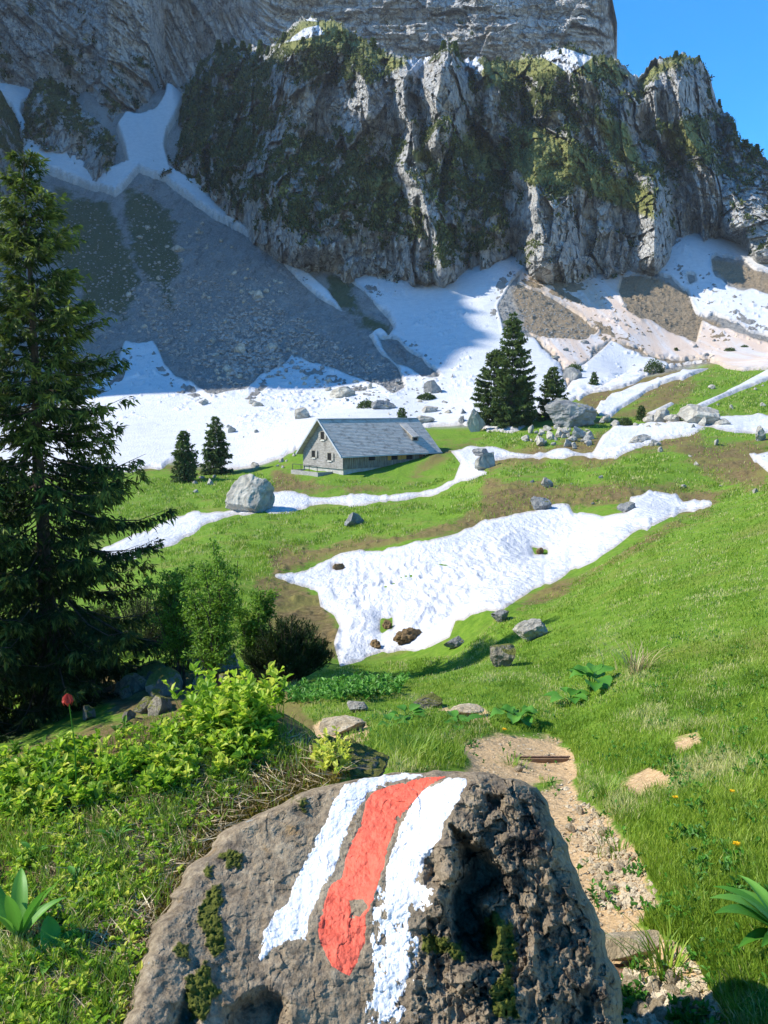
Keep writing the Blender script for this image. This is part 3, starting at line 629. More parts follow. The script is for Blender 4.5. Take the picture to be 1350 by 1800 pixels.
def ico(n):
    t = (1+5**.5)/2
    V = [(-1,t,0),(1,t,0),(-1,-t,0),(1,-t,0),(0,-1,t),(0,1,t),(0,-1,-t),(0,1,-t),(t,0,-1),(t,0,1),(-t,0,-1),(-t,0,1)]
    Fc = [(0,11,5),(0,5,1),(0,1,7),(0,7,10),(0,10,11),(1,5,9),(5,11,4),(11,10,2),(10,7,6),(7,1,8),(3,9,4),(3,4,2),(3,2,6),(3,6,8),(3,8,9),(4,9,5),(2,4,11),(6,2,10),(8,6,7),(9,8,1)]
    V = [Vector(v).normalized() for v in V]
    for _ in range(n):
        c = {}; G = []
        def mid(a, b):
            k = (min(a,b), max(a,b))
            if k not in c: c[k] = len(V); V.append(((V[a]+V[b])/2).normalized())
            return c[k]
        for a, b, d in Fc:
            x, y, z = mid(a,b), mid(b,d), mid(d,a); G += [(a,x,z),(b,y,x),(d,z,y),(x,y,z)]
        Fc = G
    return np.array([tuple(v) for v in V]), np.array(Fc)
ICO = {n: ico(n) for n in (2, 3, 4, 5)}
def rock_mesh(name, seed, mat, lod=3, cuts=14, rough=.10, shape=(1,1,1), sharp=True):
    V, Fc = ICO[lod]; V = V.copy(); r = np.random.default_rng(seed)
    for _ in range(cuts):
        d = r.normal(size=3); d /= np.linalg.norm(d); h = r.uniform(.42, .80)
        k = V@d; m = k > h; V[m] -= (k[m]-h)[:,None]*d*.93
    off = r.uniform(0, 50); N = V/np.linalg.norm(V, axis=1)[:,None]
    dd = rough*fbm(V[:,0]*2.2+off, V[:,1]*2.2, V[:,2]*2.2, s=seed, o=4, g=.6) + rough*.5*ridged(V[:,0]*3+off, V[:,1]*3, V[:,2]*3, s=seed+9, o=3)
    V = (V + N*dd[:,None])*np.array(shape); V -= (V.max(0)+V.min(0))/2*np.array([1,1,0]); e = (V.max(0)-V.min(0)); V /= e.max()
    return mesh_np(name, V, Fc, mat, smooth=not sharp)
def dims(me):
    a = np.empty(len(me.vertices)*3, np.float32); me.vertices.foreach_get('co', a); a = a.reshape(-1,3); return a.min(0), a.max(0)
def put_rock(name, me, px, py, wpx, hpx, rz=None, sink=.24, depth=.8):
    x, y, z = [float(v[0]) for v in hit(px, py)]
    lo, hi = dims(me); w = wpx*y/F; h = hpx*y/F*1.05
    rz = random.uniform(0, 6.28) if rz is None else rz
    o = link(name, me); sx = w/(hi[0]-lo[0]); sz = h*(1+sink)/(hi[2]-lo[2])
    o.scale = (sx, sx*depth, sz); o.location = (x, y+w*depth*.35, z - h*sink - lo[2]*sz); o.rotation_euler = (0, 0, rz)
    return o
HERO = [ # name, px, base py, width, height, seed, material, label, lod, rz
 ('boulder', 430, 903, 96, 66, 11, M_ROCK, 'large pale faceted boulder at the left end of the snow ribbon', 5),
 ('boulder', 1008, 752, 92, 50, 12, M_ROCKD, 'big dark square boulder in front of the spruce group', 5),
 ('boulder', 838, 760, 34, 40, 13, M_ROCK, 'pale upright boulder at the left foot of the spruce group', 4),
 ('boulder', 1235, 748, 72, 36, 14, M_ROCK, 'long grey boulder on the snow ledge at right', 5),
 ('boulder', 602, 699, 50, 19, 15, M_ROCK, 'flat grey boulder on the snowfield above the barn roof', 4),
 ('boulder', 532, 737, 30, 20, 16, M_ROCK, 'grey boulder on the snow just above the barn gable', 4),
 ('boulder', 762, 693, 34, 24, 17, M_ROCKD, 'dark rounded boulder on the edge of the shaded snow', 4),
 ('boulder', 1008, 672, 34, 26, 18, M_ROCKD, 'dark shrub-topped boulder right of the second spruce', 4),
 ('boulder', 755, 730, 32, 16, 19, M_ROCK, 'grey boulder above the right end of the barn roof', 4),
 ('boulder', 745, 747, 40, 16, 20, M_ROCK, 'low wide boulder touching the barn ridge from behind', 4),
 ('boulder', 670, 724, 52, 20, 21, M_ROCKD, 'pair-shaped dark boulder on snow behind the roof', 4),
 ('boulder', 453, 527, 24, 18, 22, M_ROCK, 'pale boulder lying high on the shaded scree', 4),
 ('boulder', 420, 622, 22, 18, 23, M_ROCK, 'brownish boulder at the lower edge of the shaded scree', 4),
 ('boulder', 478, 619, 20, 16, 24, M_ROCK, 'pale boulder at the scree edge above the lit snow', 4),
 ('boulder', 398, 655, 22, 14, 25, M_ROCK, 'sunlit boulder at the scree foot near the snow', 4),
 ('boulder', 310, 443, 26, 12, 26, M_ROCK, 'long boulder on the upper scree near the green strip', 4),
 ('boulder', 937, 1125, 56, 34, 27, M_ROCK, 'pale lichened boulder on the green slope above the path', 5),
 ('boulder', 887, 1172, 50, 38, 28, M_ROCKM, 'brown and white patched stone below the pale lichened boulder', 5),
 ('boulder', 953, 898, 38, 24, 29, M_ROCKD, 'dark jagged rock in brown turf at the top of the basin snow', 4),
 ('boulder', 962, 858, 20, 18, 30, M_ROCK, 'small grey rock on turf above the jagged dark rock', 4),
 ('boulder', 622, 925, 36, 24, 31, M_ROCKD, 'dark and white stone on the green bank left of the basin snow', 4),
 ('boulder', 1105, 900, 34, 16, 32, M_ROCKD, 'brown rock notch at the upper edge of the basin snow', 4),
 ('boulder', 1128, 780, 44, 16, 33, M_ROCK, 'flat slab in the snow ribbon below the ledge boulders', 4),
 ('boulder', 1165, 742, 30, 24, 34, M_ROCK, 'grey rock left of the long ledge boulder', 4),
 ('boulder', 1340, 775, 30, 26, 35, M_ROCK, 'grey rock at the right edge above the small snow spot', 4),
 ('boulder', 1272, 750, 30, 14, 36, M_ROCK, 'low slab right of the long ledge boulder', 4),
 ('boulder', 855, 824, 46, 28, 37, M_ROCK, 'jumbled grey rock in the bend of the snow ribbon', 4),
 ('boulder', 845, 805, 30, 16, 38, M_ROCKD, 'small dark rock capped by the ribbon bend snow', 4),
 ('boulder', 880, 1095, 34, 22, 39, M_ROCKD, 'grey block at the end of the grassy knoll by the basin snow', 4),
 ('boulder', 800, 1140, 40, 18, 40, M_ROCKD, 'dark stone under the grassy knoll', 4),
 ('flat_stone', 628, 1253, 40, 16, 42, M_ROCK, 'grey flat stone in grass left of the path', 4),
 ('flat_stone', 600, 1296, 90, 26, 43, M_STONE, 'large tan flat stone beside the path bend', 4),
 ('flat_stone', 750, 1245, 60, 20, 44, M_ROCKM, 'brown weathered stump-like stone at the path edge', 4),
 ('flat_stone', 820, 1262, 70, 14, 45, M_STONE, 'bare tan slab on the path above the first step', 4),
]
heroes = {}
def crest_rock():
    me = rock_mesh('boulder', 41, M_ROCKM, 5, cuts=10, rough=.2, shape=(1,.6,.45)); o = link('boulder', me); lo, hi = dims(me)
    x0, y0, z0 = [float(v) for v in unproj(500, 1290, 2.35)]; x1, y1, z1 = [float(v) for v in unproj(655, 1368, 2.35)]
    o.scale = (.36, .36, .42); o.location = ((x0+x1)/2, 2.33, (z0+z1)/2-.055); o.rotation_euler = (0, R(24), 0)
    tag(o, 'brown weathered rock crest between the leafy shoots and the painted boulder', 'rock')
crest_rock()
for nm, px, py, wp, hp, sd_, mt, lab, lod in HERO:
    me = rock_mesh(nm, sd_, mt, lod, cuts=16, rough=.11, shape=(1, .85, .8))
    o = put_rock(nm, me, px, py, wp, hp, rz=0 if wp > 2.2*hp else random.uniform(-.5,.5)); tag(o, lab, 'rock' if nm == 'boulder' else 'stone'); heroes[lab] = o
for px, py, wp, hp, lab in [(718,1134,56,26,'lumpy brown turf clump at the lower edge of the basin snow'),(660,1142,34,16,'small brown turf clump left of the lumpy one on the snow'),(680,1106,26,14,'round earth clump melting out of the basin snow'),
      (950,974,26,10,'flat brown earth patch in the middle of the basin snow'),(595,1003,24,12,'small earth patch near the left tip of the basin snow')]:
    o = put_rock('earth_clump', rock_mesh('earth_clump', int(px), M_EARTH, 4, cuts=3, rough=.45, shape=(1,.8,.6), sharp=False), px, py, wp, hp, sink=.35); tag(o, lab, 'earth clump')

RV = {id(m): [rock_mesh('rock', 300+i, m, 3, cuts=10+i, rough=.1, shape=(1,.8,.65)) for i in range(5)] for m in (M_ROCK, M_ROCKD, M_ROCKM, M_STONE)}
def scatter(poly, n, size, mat, label, group, cat='rock', name='rock', bias=1.6, sink=.3, avoid=(), far=True, flat=.62):
    P = np.array(poly); k = 0; tries = 0
    while k < n and tries < n*30:
        tries += 1
        px = random.uniform(P[:,0].min(), P[:,0].max()); py = random.uniform(P[:,1].min(), P[:,1].max()); a = np.array([px]), np.array([py])
        if psd(poly, *a)[0] < 0 or any(psd(q, *a)[0] > -4 for q in avoid): continue
        s = size[0]+(size[1]-size[0])*random.random()**bias
        me = random.choice(RV[id(mat)]); o = put_rock(name, me, px, py, s, s*random.uniform(flat-.15, flat+.12), sink=sink, rz=random.uniform(0,6.28)); tag(o, label, cat, group); k += 1
scatter([(215,420),(300,350),(420,440),(620,600),(740,665),(700,690),(560,640),(500,620),(430,680),(330,660),(265,600),(220,600)], 80, (6,15), M_ROCK, 'grey rock lying on the shaded scree fan', 'rocks on the shaded scree', bias=2.5)
scatter([(380,640),(470,640),(480,660),(420,685),(380,680)], 16, (5,11), M_ROCK, 'sunlit rock at the tip of the scree fan', 'rocks at the scree tip')
scatter([(470,655),(620,675),(820,705),(820,745),(560,735),(520,700),(440,690)], 30, (6,15), M_ROCK, 'grey rock poking through the snow above the barn', 'rocks in the snowfield above the barn')
scatter([(330,700),(470,700),(480,760),(400,790),(330,730)], 8, (5,20), M_ROCK, 'grey rock on the white snow left of the barn', 'rocks in the snow left of the barn')
scatter([(720,700),(830,712),(830,745),(760,748),(690,735)], 10, (8,22), M_ROCKD, 'dark stone in the rubble strip behind the barn', 'rubble behind the barn')
scatter([(915,765),(1000,750),(1060,765),(1045,790),(960,792),(890,782)], 36, (8,30), M_ROCK, 'grey stone in the rubble heap below the spruce group', 'rubble heap below the spruces', sink=.2)
scatter([(1040,730),(1240,735),(1260,752),(1150,760),(1060,752)], 20, (8,26), M_ROCK, 'grey stone along the upper edge of the ribbon snow', 'stones along the snow ribbon')
scatter([(1100,640),(1240,600),(1350,590),(1350,618),(1240,636),(1120,656)], 7, (5,13), M_ROCKD, 'dark rock on the dusty flat below the rubble cones', 'rocks on the dusty flat')
scatter([(940,590),(1040,600),(1060,690),(990,680)], 12, (5,16), M_ROCKD, 'brown rock on the dusty slope right of the spruces', 'rocks on the dusty slope')
scatter([(1040,530),(1100,520),(1140,600),(1080,600)], 10, (5,14), M_ROCKD, 'dark rock between the two rubble cones', 'rocks between the cones')
scatter([(1150,780),(1350,780),(1350,880),(1200,870),(1160,830)], 11, (6,18), M_ROCK, 'pale stone on the brown turf at right', 'stones on the right turf')
scatter([(1250,670),(1350,650),(1350,720),(1230,725)], 7, (5,12), M_ROCK, 'white stone on the small green slope at right', 'stones on the small green slope')
scatter([(340,845),(395,830),(380,880),(345,880)], 5, (8,22), M_ROCK, 'grey stone left of the pale faceted boulder', 'stones beside the faceted boulder')
scatter([(420,812),(520,800),(510,822),(430,832)], 7, (6,18), M_ROCK, 'stone on the turf edge left of the barn terrace', 'stones left of the barn terrace')
scatter([(130,1195),(330,1170),(470,1185),(480,1232),(300,1256),(140,1280)], 30, (22,80), M_ROCKM, 'mossy rock in the shade under the big spruce', 'mossy rocks under the spruce', sink=.35)
scatter([(850,820),(1080,840),(1080,890),(900,890)], 5, (5,16), M_ROCKD, 'small dark stone on the brown bank above the basin', 'stones on the brown bank')

# ================================================================== FOREGROUND BOULDER with the painted way-mark
FB_L = [(1356,700),(1362,672),(1372,600),(1385,560),(1410,500),(1440,432),(1480,375),(1530,330),(1600,284),(1680,250),(1790,218),(1950,180),(2300,130)]
FB_R = [(1356,800),(1360,850),(1368,905),(1380,938),(1400,955),(1420,965),(1500,1003),(1560,1028),(1620,1053),(1720,1086),(1800,1097),(1950,1110),(2300,1120)]
fc = np.array([(750,1362,1.74),(700,1362,1.75),(600,1385,1.71),(480,1420,1.66),(380,1500,1.55),(300,1600,1.37),(260,1720,1.20),(240,1800,1.10),(600,1500,1.56),(550,1600,1.44),(500,1700,1.32),(450,1800,1.21),
   (820,1372,1.69),(780,1460,1.56),(720,1580,1.44),(690,1700,1.34),(670,1800,1.26),(930,1390,1.70),(900,1450,1.60),(850,1500,1.53),(850,1600,1.435),(850,1700,1.35),(850,1800,1.275),
   (960,1500,1.57),(1000,1600,1.485),(1040,1700,1.41),(1070,1800,1.345),(300,2300,1.0),(700,2300,1.03),(1050,2300,1.12)])
fw = _tps_fit(fc[:,0]/400, fc[:,1]/400, fc[:,2], 1e-3)
def fb_depth(px, py):
    o = fw[-3]+fw[-2]*px/400+fw[-1]*py/400
    for a, b, c in zip(fc[:,0]/400, fc[:,1]/400, fw): o = o + c*_phi((px/400-a)**2+(py/400-b)**2)
    return o
HOLES = [([(795,1455),(830,1470),(860,1500),(885,1530),(890,1560),(855,1590),(870,1640),(865,1690),(825,1690),(800,1660),(780,1600),(790,1560),(800,1520)], .16),
         ([(752,1508),(775,1512),(770,1545),(750,1550)], .05), ([(858,1395),(880,1400),(885,1430),(862,1440),(850,1475),(840,1440)], .05),
         ([(935,1600),(965,1590),(960,1650),(940,1640)], .05),([(1010,1740),(1045,1735),(1050,1800),(1020,1810)], .05),
         ([(300,1775),(330,1740),(345,1790),(330,1860),(290,1860)], .045),([(400,1770),(470,1735),(500,1760),(500,1880),(380,1880)], .055),
         ([(545,1670),(558,1680),(555,1698),(545,1695)], .02), ([(560,1160),(561,1160),(561,1161)], 0.0)]
BUMPS = [([(750,1560),(775,1555),(790,1600),(770,1630),(750,1600)], .035), ([(770,1480),(840,1475),(835,1540),(795,1570),(765,1530)], .04), ([(800,1700),(845,1700),(840,1740),(805,1745)], .03),
         ([(820,1390),(900,1380),(950,1420),(990,1520),(900,1500)], .012)]
MOSS = [[(385,1500),(400,1490),(435,1495),(430,1530),(395,1535)],[(370,1550),(385,1555),(395,1580),(370,1650),(350,1640),(345,1610)],[(330,1720),(370,1690),(385,1740),(360,1800),(325,1800)],
        [(365,1620),(395,1600),(390,1690),(360,1695)],[(300,1660),(340,1650),(335,1690),(305,1690)],[(510,1395),(540,1400),(535,1425),(512,1415)],[(355,1520),(375,1520),(370,1545),(355,1545)],
        [(842,1610),(870,1598),(895,1610),(905,1660),(900,1720),(915,1790),(870,1790),(860,1740),(880,1700),(850,1660)],[(790,1660),(815,1650),(815,1690),(795,1690)],[(740,1640),(785,1650),(780,1680),(750,1680)]]
W1 = [(606,1378),(650,1366),(700,1362),(742,1358),(745,1366),(690,1374),(664,1384),(645,1398),(622,1432),(602,1480),(588,1530),(562,1565),(548,1600),(536,1652),(502,1655),(476,1668),(458,1690),(455,1682),(464,1640),(482,1605),(505,1588),(520,1545),(545,1500),(570,1450),(588,1410)]
RD = [(668,1386),(735,1370),(785,1364),(748,1386),(732,1408),(712,1424),(694,1450),(680,1500),(667,1545),(656,1580),(642,1612),(640,1660),(615,1716),(582,1700),(560,1652),(564,1606),(580,1560),(602,1540),(612,1500),(640,1432),(646,1402)]
W2 = [(738,1392),(790,1368),(822,1366),(815,1392),(796,1420),(778,1450),(774,1475),(745,1512),(738,1545),(762,1562),(758,1590),(732,1610),(738,1660),(732,1700),(715,1780),(690,1815),(650,1815),(642,1770),(656,1700),(652,1650),(655,1610),(665,1560),(690,1500),(702,1455),(722,1420)]
def front_boulder():
    nr, nc = 900, 820
    t = np.linspace(0, 1, nr)[:,None]; s = np.linspace(0, 1, nc)[None,:]
    py = 1356 + (2250-1356)*t**1.15 + 0*s
    L = np.interp(py, *zip(*FB_L)); Rr = np.interp(py, *zip(*FB_R))
    L = L + 9*vn(py/34, py*0, s=500)+4*vn(py/9, py*0, s=501); Rr = Rr + 5*vn(py/40, py*0, s=502)+2.5*vn(py/11, py*0, s=503)
    px = L+(Rr-L)*s
    # slightly wavy top edge
    topw = 5*vn(px/60, py*0, s=504)+2*vn(px/17, py*0, s=505); py = py + topw*sst(1500, 1356, py)
    D = fb_depth(px, py)
    X, Y, Z = unproj(px, py, D)
    c1 = fbm(X*7, Z*7, Y*7, s=510, o=5, g=.6); ff = facets(X*9+c1*1.6, Z*13+Y*5+c1, 511)*.4+facets(X*24+c1*2, Z*30+Y*10, 512)*.25+facets(X*60+c1*2, Z*70+Y*20, 514)*.12
    rightm = sst(-20, 40, psd([(822,1362),(960,1362),(1130,1800),(1130,2300),(690,2300),(700,1760),(745,1600),(752,1540),(778,1470),(800,1420)], px, py, 80))
    rel = c1*.020 + ff*(.007+.035*rightm) + ridged(X*28, Z*20, Y*20, s=513, o=4)*(.004+.012*rightm) + fbm(X*90, Z*90, Y*90, s=516, o=4, g=.7)*(.0022+.003*rightm) + rightm*fbm(X*13, Z*5, Y*5, s=515, o=4)*.02
    hole = 0*px
    for p, d in HOLES: hole = hole + d*sst(-9, 26, psd(p, px, py, 60)+20*fbm(X*26, Z*20, Y*20, s=520, o=5, g=.6))
    for p, d in BUMPS: hole = hole - d*sst(-6, 14, psd(p, px, py, 60))
    holem = sst(0, .05, hole)
    w1 = psd(W1, px, py, 30)+5*fbm(X*60, Z*60, Y*60, s=530, o=3); rd = psd(RD, px, py, 30)+4*fbm(X*55, Z*55, Y*55, s=531, o=3); w2 = psd(W2, px, py, 30)+5*fbm(X*60, Z*60, Y*60, s=532, o=3)
    painted = np.maximum(np.maximum(w1, w2), rd)
    rel = rel*(1-.25*sst(-4, 6, painted))
    mosd = np.maximum.reduce([psd(p, px, py, 40) for p in MOSS]) + 22*fbm(X*30, Z*30, Y*30, s=540, o=5, g=.65)
    mm = sst(0, 5, mosd)
    rel = rel + mm*(.006+.006*fbm(X*150, Z*150, Y*150, s=541, o=2))
    # rounded shoulders towards every silhouette edge
    de = np.minimum(np.minimum((px-L), (Rr-px)), (py-1356-topw)*1.0+2)
    rnd = 1-np.sqrt(np.clip(1-(1-np.clip(de/34, 0, 1))**2, 0, 1))
    D2 = D - rel*(1-.7*rnd) + hole + .10*rnd
    X, Y, Z = unproj(px, py, D2)
    # far side: the outline ring folded backwards and down
    def ring(A): return np.concatenate([A[::-1,0], A[0,1:-1], A[:,-1]])
    i = np.arange(nr*nc).reshape(nr, nc); r0 = ring(i); V = np.stack([X,Y,Z],-1).reshape(-1,3)
    cx = .07; Fs = [grid_faces(nr, nc)]; prev = r0; base = V[r0]; n = len(V)
    for k, (back, inn, dn) in enumerate(((.03,.01,.02),(.08,.05,.08),(.14,.14,.25),(.18,.25,.5),(.19,.30,.9))):
        P = base.copy(); P[:,0] += (cx-P[:,0])*inn; P[:,1] += back*(1+.15*vn(base[:,0]*5, base[:,2]*5, s=550+k)); P[:,2] -= dn
        cur = np.arange(n, n+len(P)); V = np.vstack([V, P]); n += len(P)
        Fs.append(np.stack([prev[:-1], cur[:-1], cur[1:], prev[1:]], -1)); prev = cur
    ex = len(V)-nr*nc; pad = lambda A: np.concatenate([A.ravel(), np.zeros(ex)])
    # stone colouring: moss, ochre lichen, darker patches on the right face
    t = NT('weathered_boulder', .9, .2); P = t.pos()
    a = t.noise(P, 7, 10, .72); b = t.noise(P, 38, 8, .75); c = t.noise(P, 120, 4, .7); e = t.noise(P, 3.2, 6, .7, .5)
    col = t.ramp(b, [(.25,(.085,.06,.038)),(.42,(.20,.15,.095)),(.56,(.33,.255,.165)),(.75,(.54,.44,.30))])
    col = t.mix(t.step(a, .50, .66, 0, .6), col, t.ramp(b, [(.3,(.04,.034,.03)),(.7,(.15,.125,.10))]))
    col = t.mix(t.step(e, .56, .68, 0, .75), col, t.ramp(c, [(.3,(.25,.20,.13)),(.7,(.42,.35,.25))]))
    col = t.mix(t.step(t.noise(P, 11, 6, .65), .60, .70, 0, .6), col, (.30,.18,.07))
    col = t.mix(t.step(t.noise(P, 21, 4, .6), .68, .73, 0, .8), col, (.30,.33,.32))
    dk = t.math('MULTIPLY', t.attr('right_dark'), t.step(t.math('ADD', a, t.math('MULTIPLY', b, .6)), .78, .96))
    col = t.mix(dk, col, (.022,.018,.015))
    ms = t.ramp(c, [(.3,(.035,.045,.006)),(.55,(.10,.11,.014)),(.75,(.19,.19,.03))])
    col = t.mix(t.attr('moss'), col, ms)
    m_st = t.done(col, t.bump(t.math('ADD', t.math('MULTIPLY', b, 1.0), t.math('MULTIPLY', c, .45)), .012, 1.0))
    rk = link('boulder', mesh_np('boulder', V, Fs, m_st, dict(moss=pad(mm), right_dark=pad(rightm))))
    tag(rk, 'large dark foreground boulder bearing a white-red-white painted waymark', 'boulder')
    # the three coats of paint: thin shells following the stone
    def paint_mat(nm, c1_, c2_):
        t = NT(nm, .55, .35); P = t.pos(); b = t.noise(P, 45, 8, .7); c = t.noise(P, 14, 6, .7)
        col = t.ramp(b, [(.3,c1_),(.7,c2_)])
        col = t.mix(t.step(t.math('ADD', b, t.math('MULTIPLY', c, .8)), 1.07, 1.17, 0, .8), col, (.16,.11,.08))
        return t.done(col, t.bump(t.math('ADD', b, t.math('MULTIPLY', t.noise(P, 130, 4, .7), .4)), .006, .8))
    wm = paint_mat('white_paint', (.55,.545,.53), (.70,.695,.68)); rm = paint_mat('red_paint', (.60,.075,.035), (.74,.125,.065))
    cr = fbm(X*75, Z*75, Y*45, s=560, o=4, g=.65)
    w2b = w2 - 70*sst(1490, 1640, py)*np.clip(cr+.10, 0, 1) - 8*sst(1380, 1400, py)*sst(1420, 1390, py)*np.clip(cr+.0, 0, 1)
    rdb = np.minimum(rd, -psd([(612,1582),(640,1580),(648,1596),(632,1612),(618,1608)], px, py, 20)-3*cr) - 14*np.clip(cr-.12, 0, 1)
    w1b = w1 - 18*np.clip(cr-.15, 0, 1)
    Nn = np.cross(np.gradient(np.stack([X,Y,Z],-1), axis=1), np.gradient(np.stack([X,Y,Z],-1), axis=0)); Nn /= np.linalg.norm(Nn, axis=-1)[...,None]+1e-12
    Nn *= -np.sign((Nn*np.stack([X,Y,Z],-1)).sum(-1))[...,None]
    for sdm, m_, lab in ((w1b, wm, 'left white paint stripe, solid and bright'), (rdb, rm, 'red paint stripe between the white ones'), (w2b, wm, 'right white paint stripe, cracked and flaking at its lower end')):
        keep = sdm > 0
        lift = (np.clip(sdm, -1.0, 2)*.0005)+.0002
        Vp = (np.stack([X,Y,Z],-1)+Nn*lift[...,None]).reshape(-1,3)
        Vp, fq = compact(Vp, grid_faces(nr, nc, keep=keep))
        p = link('paint_stripe', mesh_np('paint_stripe', Vp, fq, m_)); p.parent = rk; p['label'] = lab
front_boulder()

# ================================================================== BARN
class MB:
    def __init__(s): s.V = []; s.Fc = []
    def poly(s, pts): k = len(s.V); s.V += [tuple(p) for p in pts]; s.Fc.append(list(range(k, k+len(pts))))
    def box(s, a, b):
        x0,y0,z0 = a; x1,y1,z1 = b; k = len(s.V)
        s.V += [(x0,y0,z0),(x1,y0,z0),(x1,y1,z0),(x0,y1,z0),(x0,y0,z1),(x1,y0,z1),(x1,y1,z1),(x0,y1,z1)]
        s.Fc += [[k+i for i in f] for f in ((0,3,2,1),(4,5,6,7),(0,1,5,4),(1,2,6,5),(2,3,7,6),(3,0,4,7))]
    def prism(s, pts, ax, t):
        """extrude a polygon by vector t"""
        n = len(pts); k = len(s.V); s.V += [tuple(p) for p in pts] + [tuple(np.add(p, t)) for p in pts]
        s.Fc += [list(range(k, k+n))[::-1], list(range(k+n, k+2*n))] + [[k+i, k+(i+1)%n, k+n+(i+1)%n, k+n+i] for i in range(n)]
    def build(s, name, mat, parent=None):
        me = bpy.data.meshes.new(name); me.from_pydata(s.V, [], s.Fc); me.materials.append(mat)
        import bmesh
        b = bmesh.new(); b.from_mesh(me); bmesh.ops.recalc_face_normals(b, faces=b.faces); b.to_mesh(me); b.free()
        return link(name, me, parent)
def board_mat(name, vec_scale, base, dark, light):
    t = NT(name, .85, .15); P = t.obj()
    n = t.noise(t.obj(vec_scale), 1.0, 7, .7); m = t.noise(P, 1.2, 5, .6)
    col = t.ramp(n, [(.28,dark),(.5,base),(.72,light)])
    col = t.mix(t.step(m, .5, .68, 0, .45), col, (.10,.085,.07))
    return t.done(col, t.bump(n, .05, .8))
M_BOARDV = board_mat('weathered_boards', (5.5,5.5,.5), (.22,.195,.155), (.085,.07,.055), (.36,.33,.28))
M_SHINGW = board_mat('wall_shingles', (1.2,1.2,8), (.29,.27,.24), (.14,.125,.11), (.42,.395,.36))
M_ROOF = board_mat('roof_shingles', (1.0,1.4,7), (.41,.375,.325), (.25,.225,.19), (.54,.50,.44))
M_STONEW = rock_material('whitewashed_stone', (.30,.28,.25), (.40,.38,.34), (.52,.50,.46), sc=.8)
M_DARK = NT('dark_opening', .6).done((.008,.008,.009))
M_TRIM = NT('pale_wood_trim', .7).done((.36,.38,.40)); M_WHITEW = NT('white_window_frame', .6).done((.65,.63,.58))
M_BROWNW = NT('brown_shutter_wood', .7).done((.16,.07,.035)); M_YELW = NT('yellow_sign_wood', .7).done((.42,.24,.06)); M_CONC = rock_material('trough_concrete', (.20,.19,.17), (.30,.29,.26), (.40,.38,.35), sc=.7)
M_RAIL = NT('rail_metal', .5).done((.06,.06,.06))
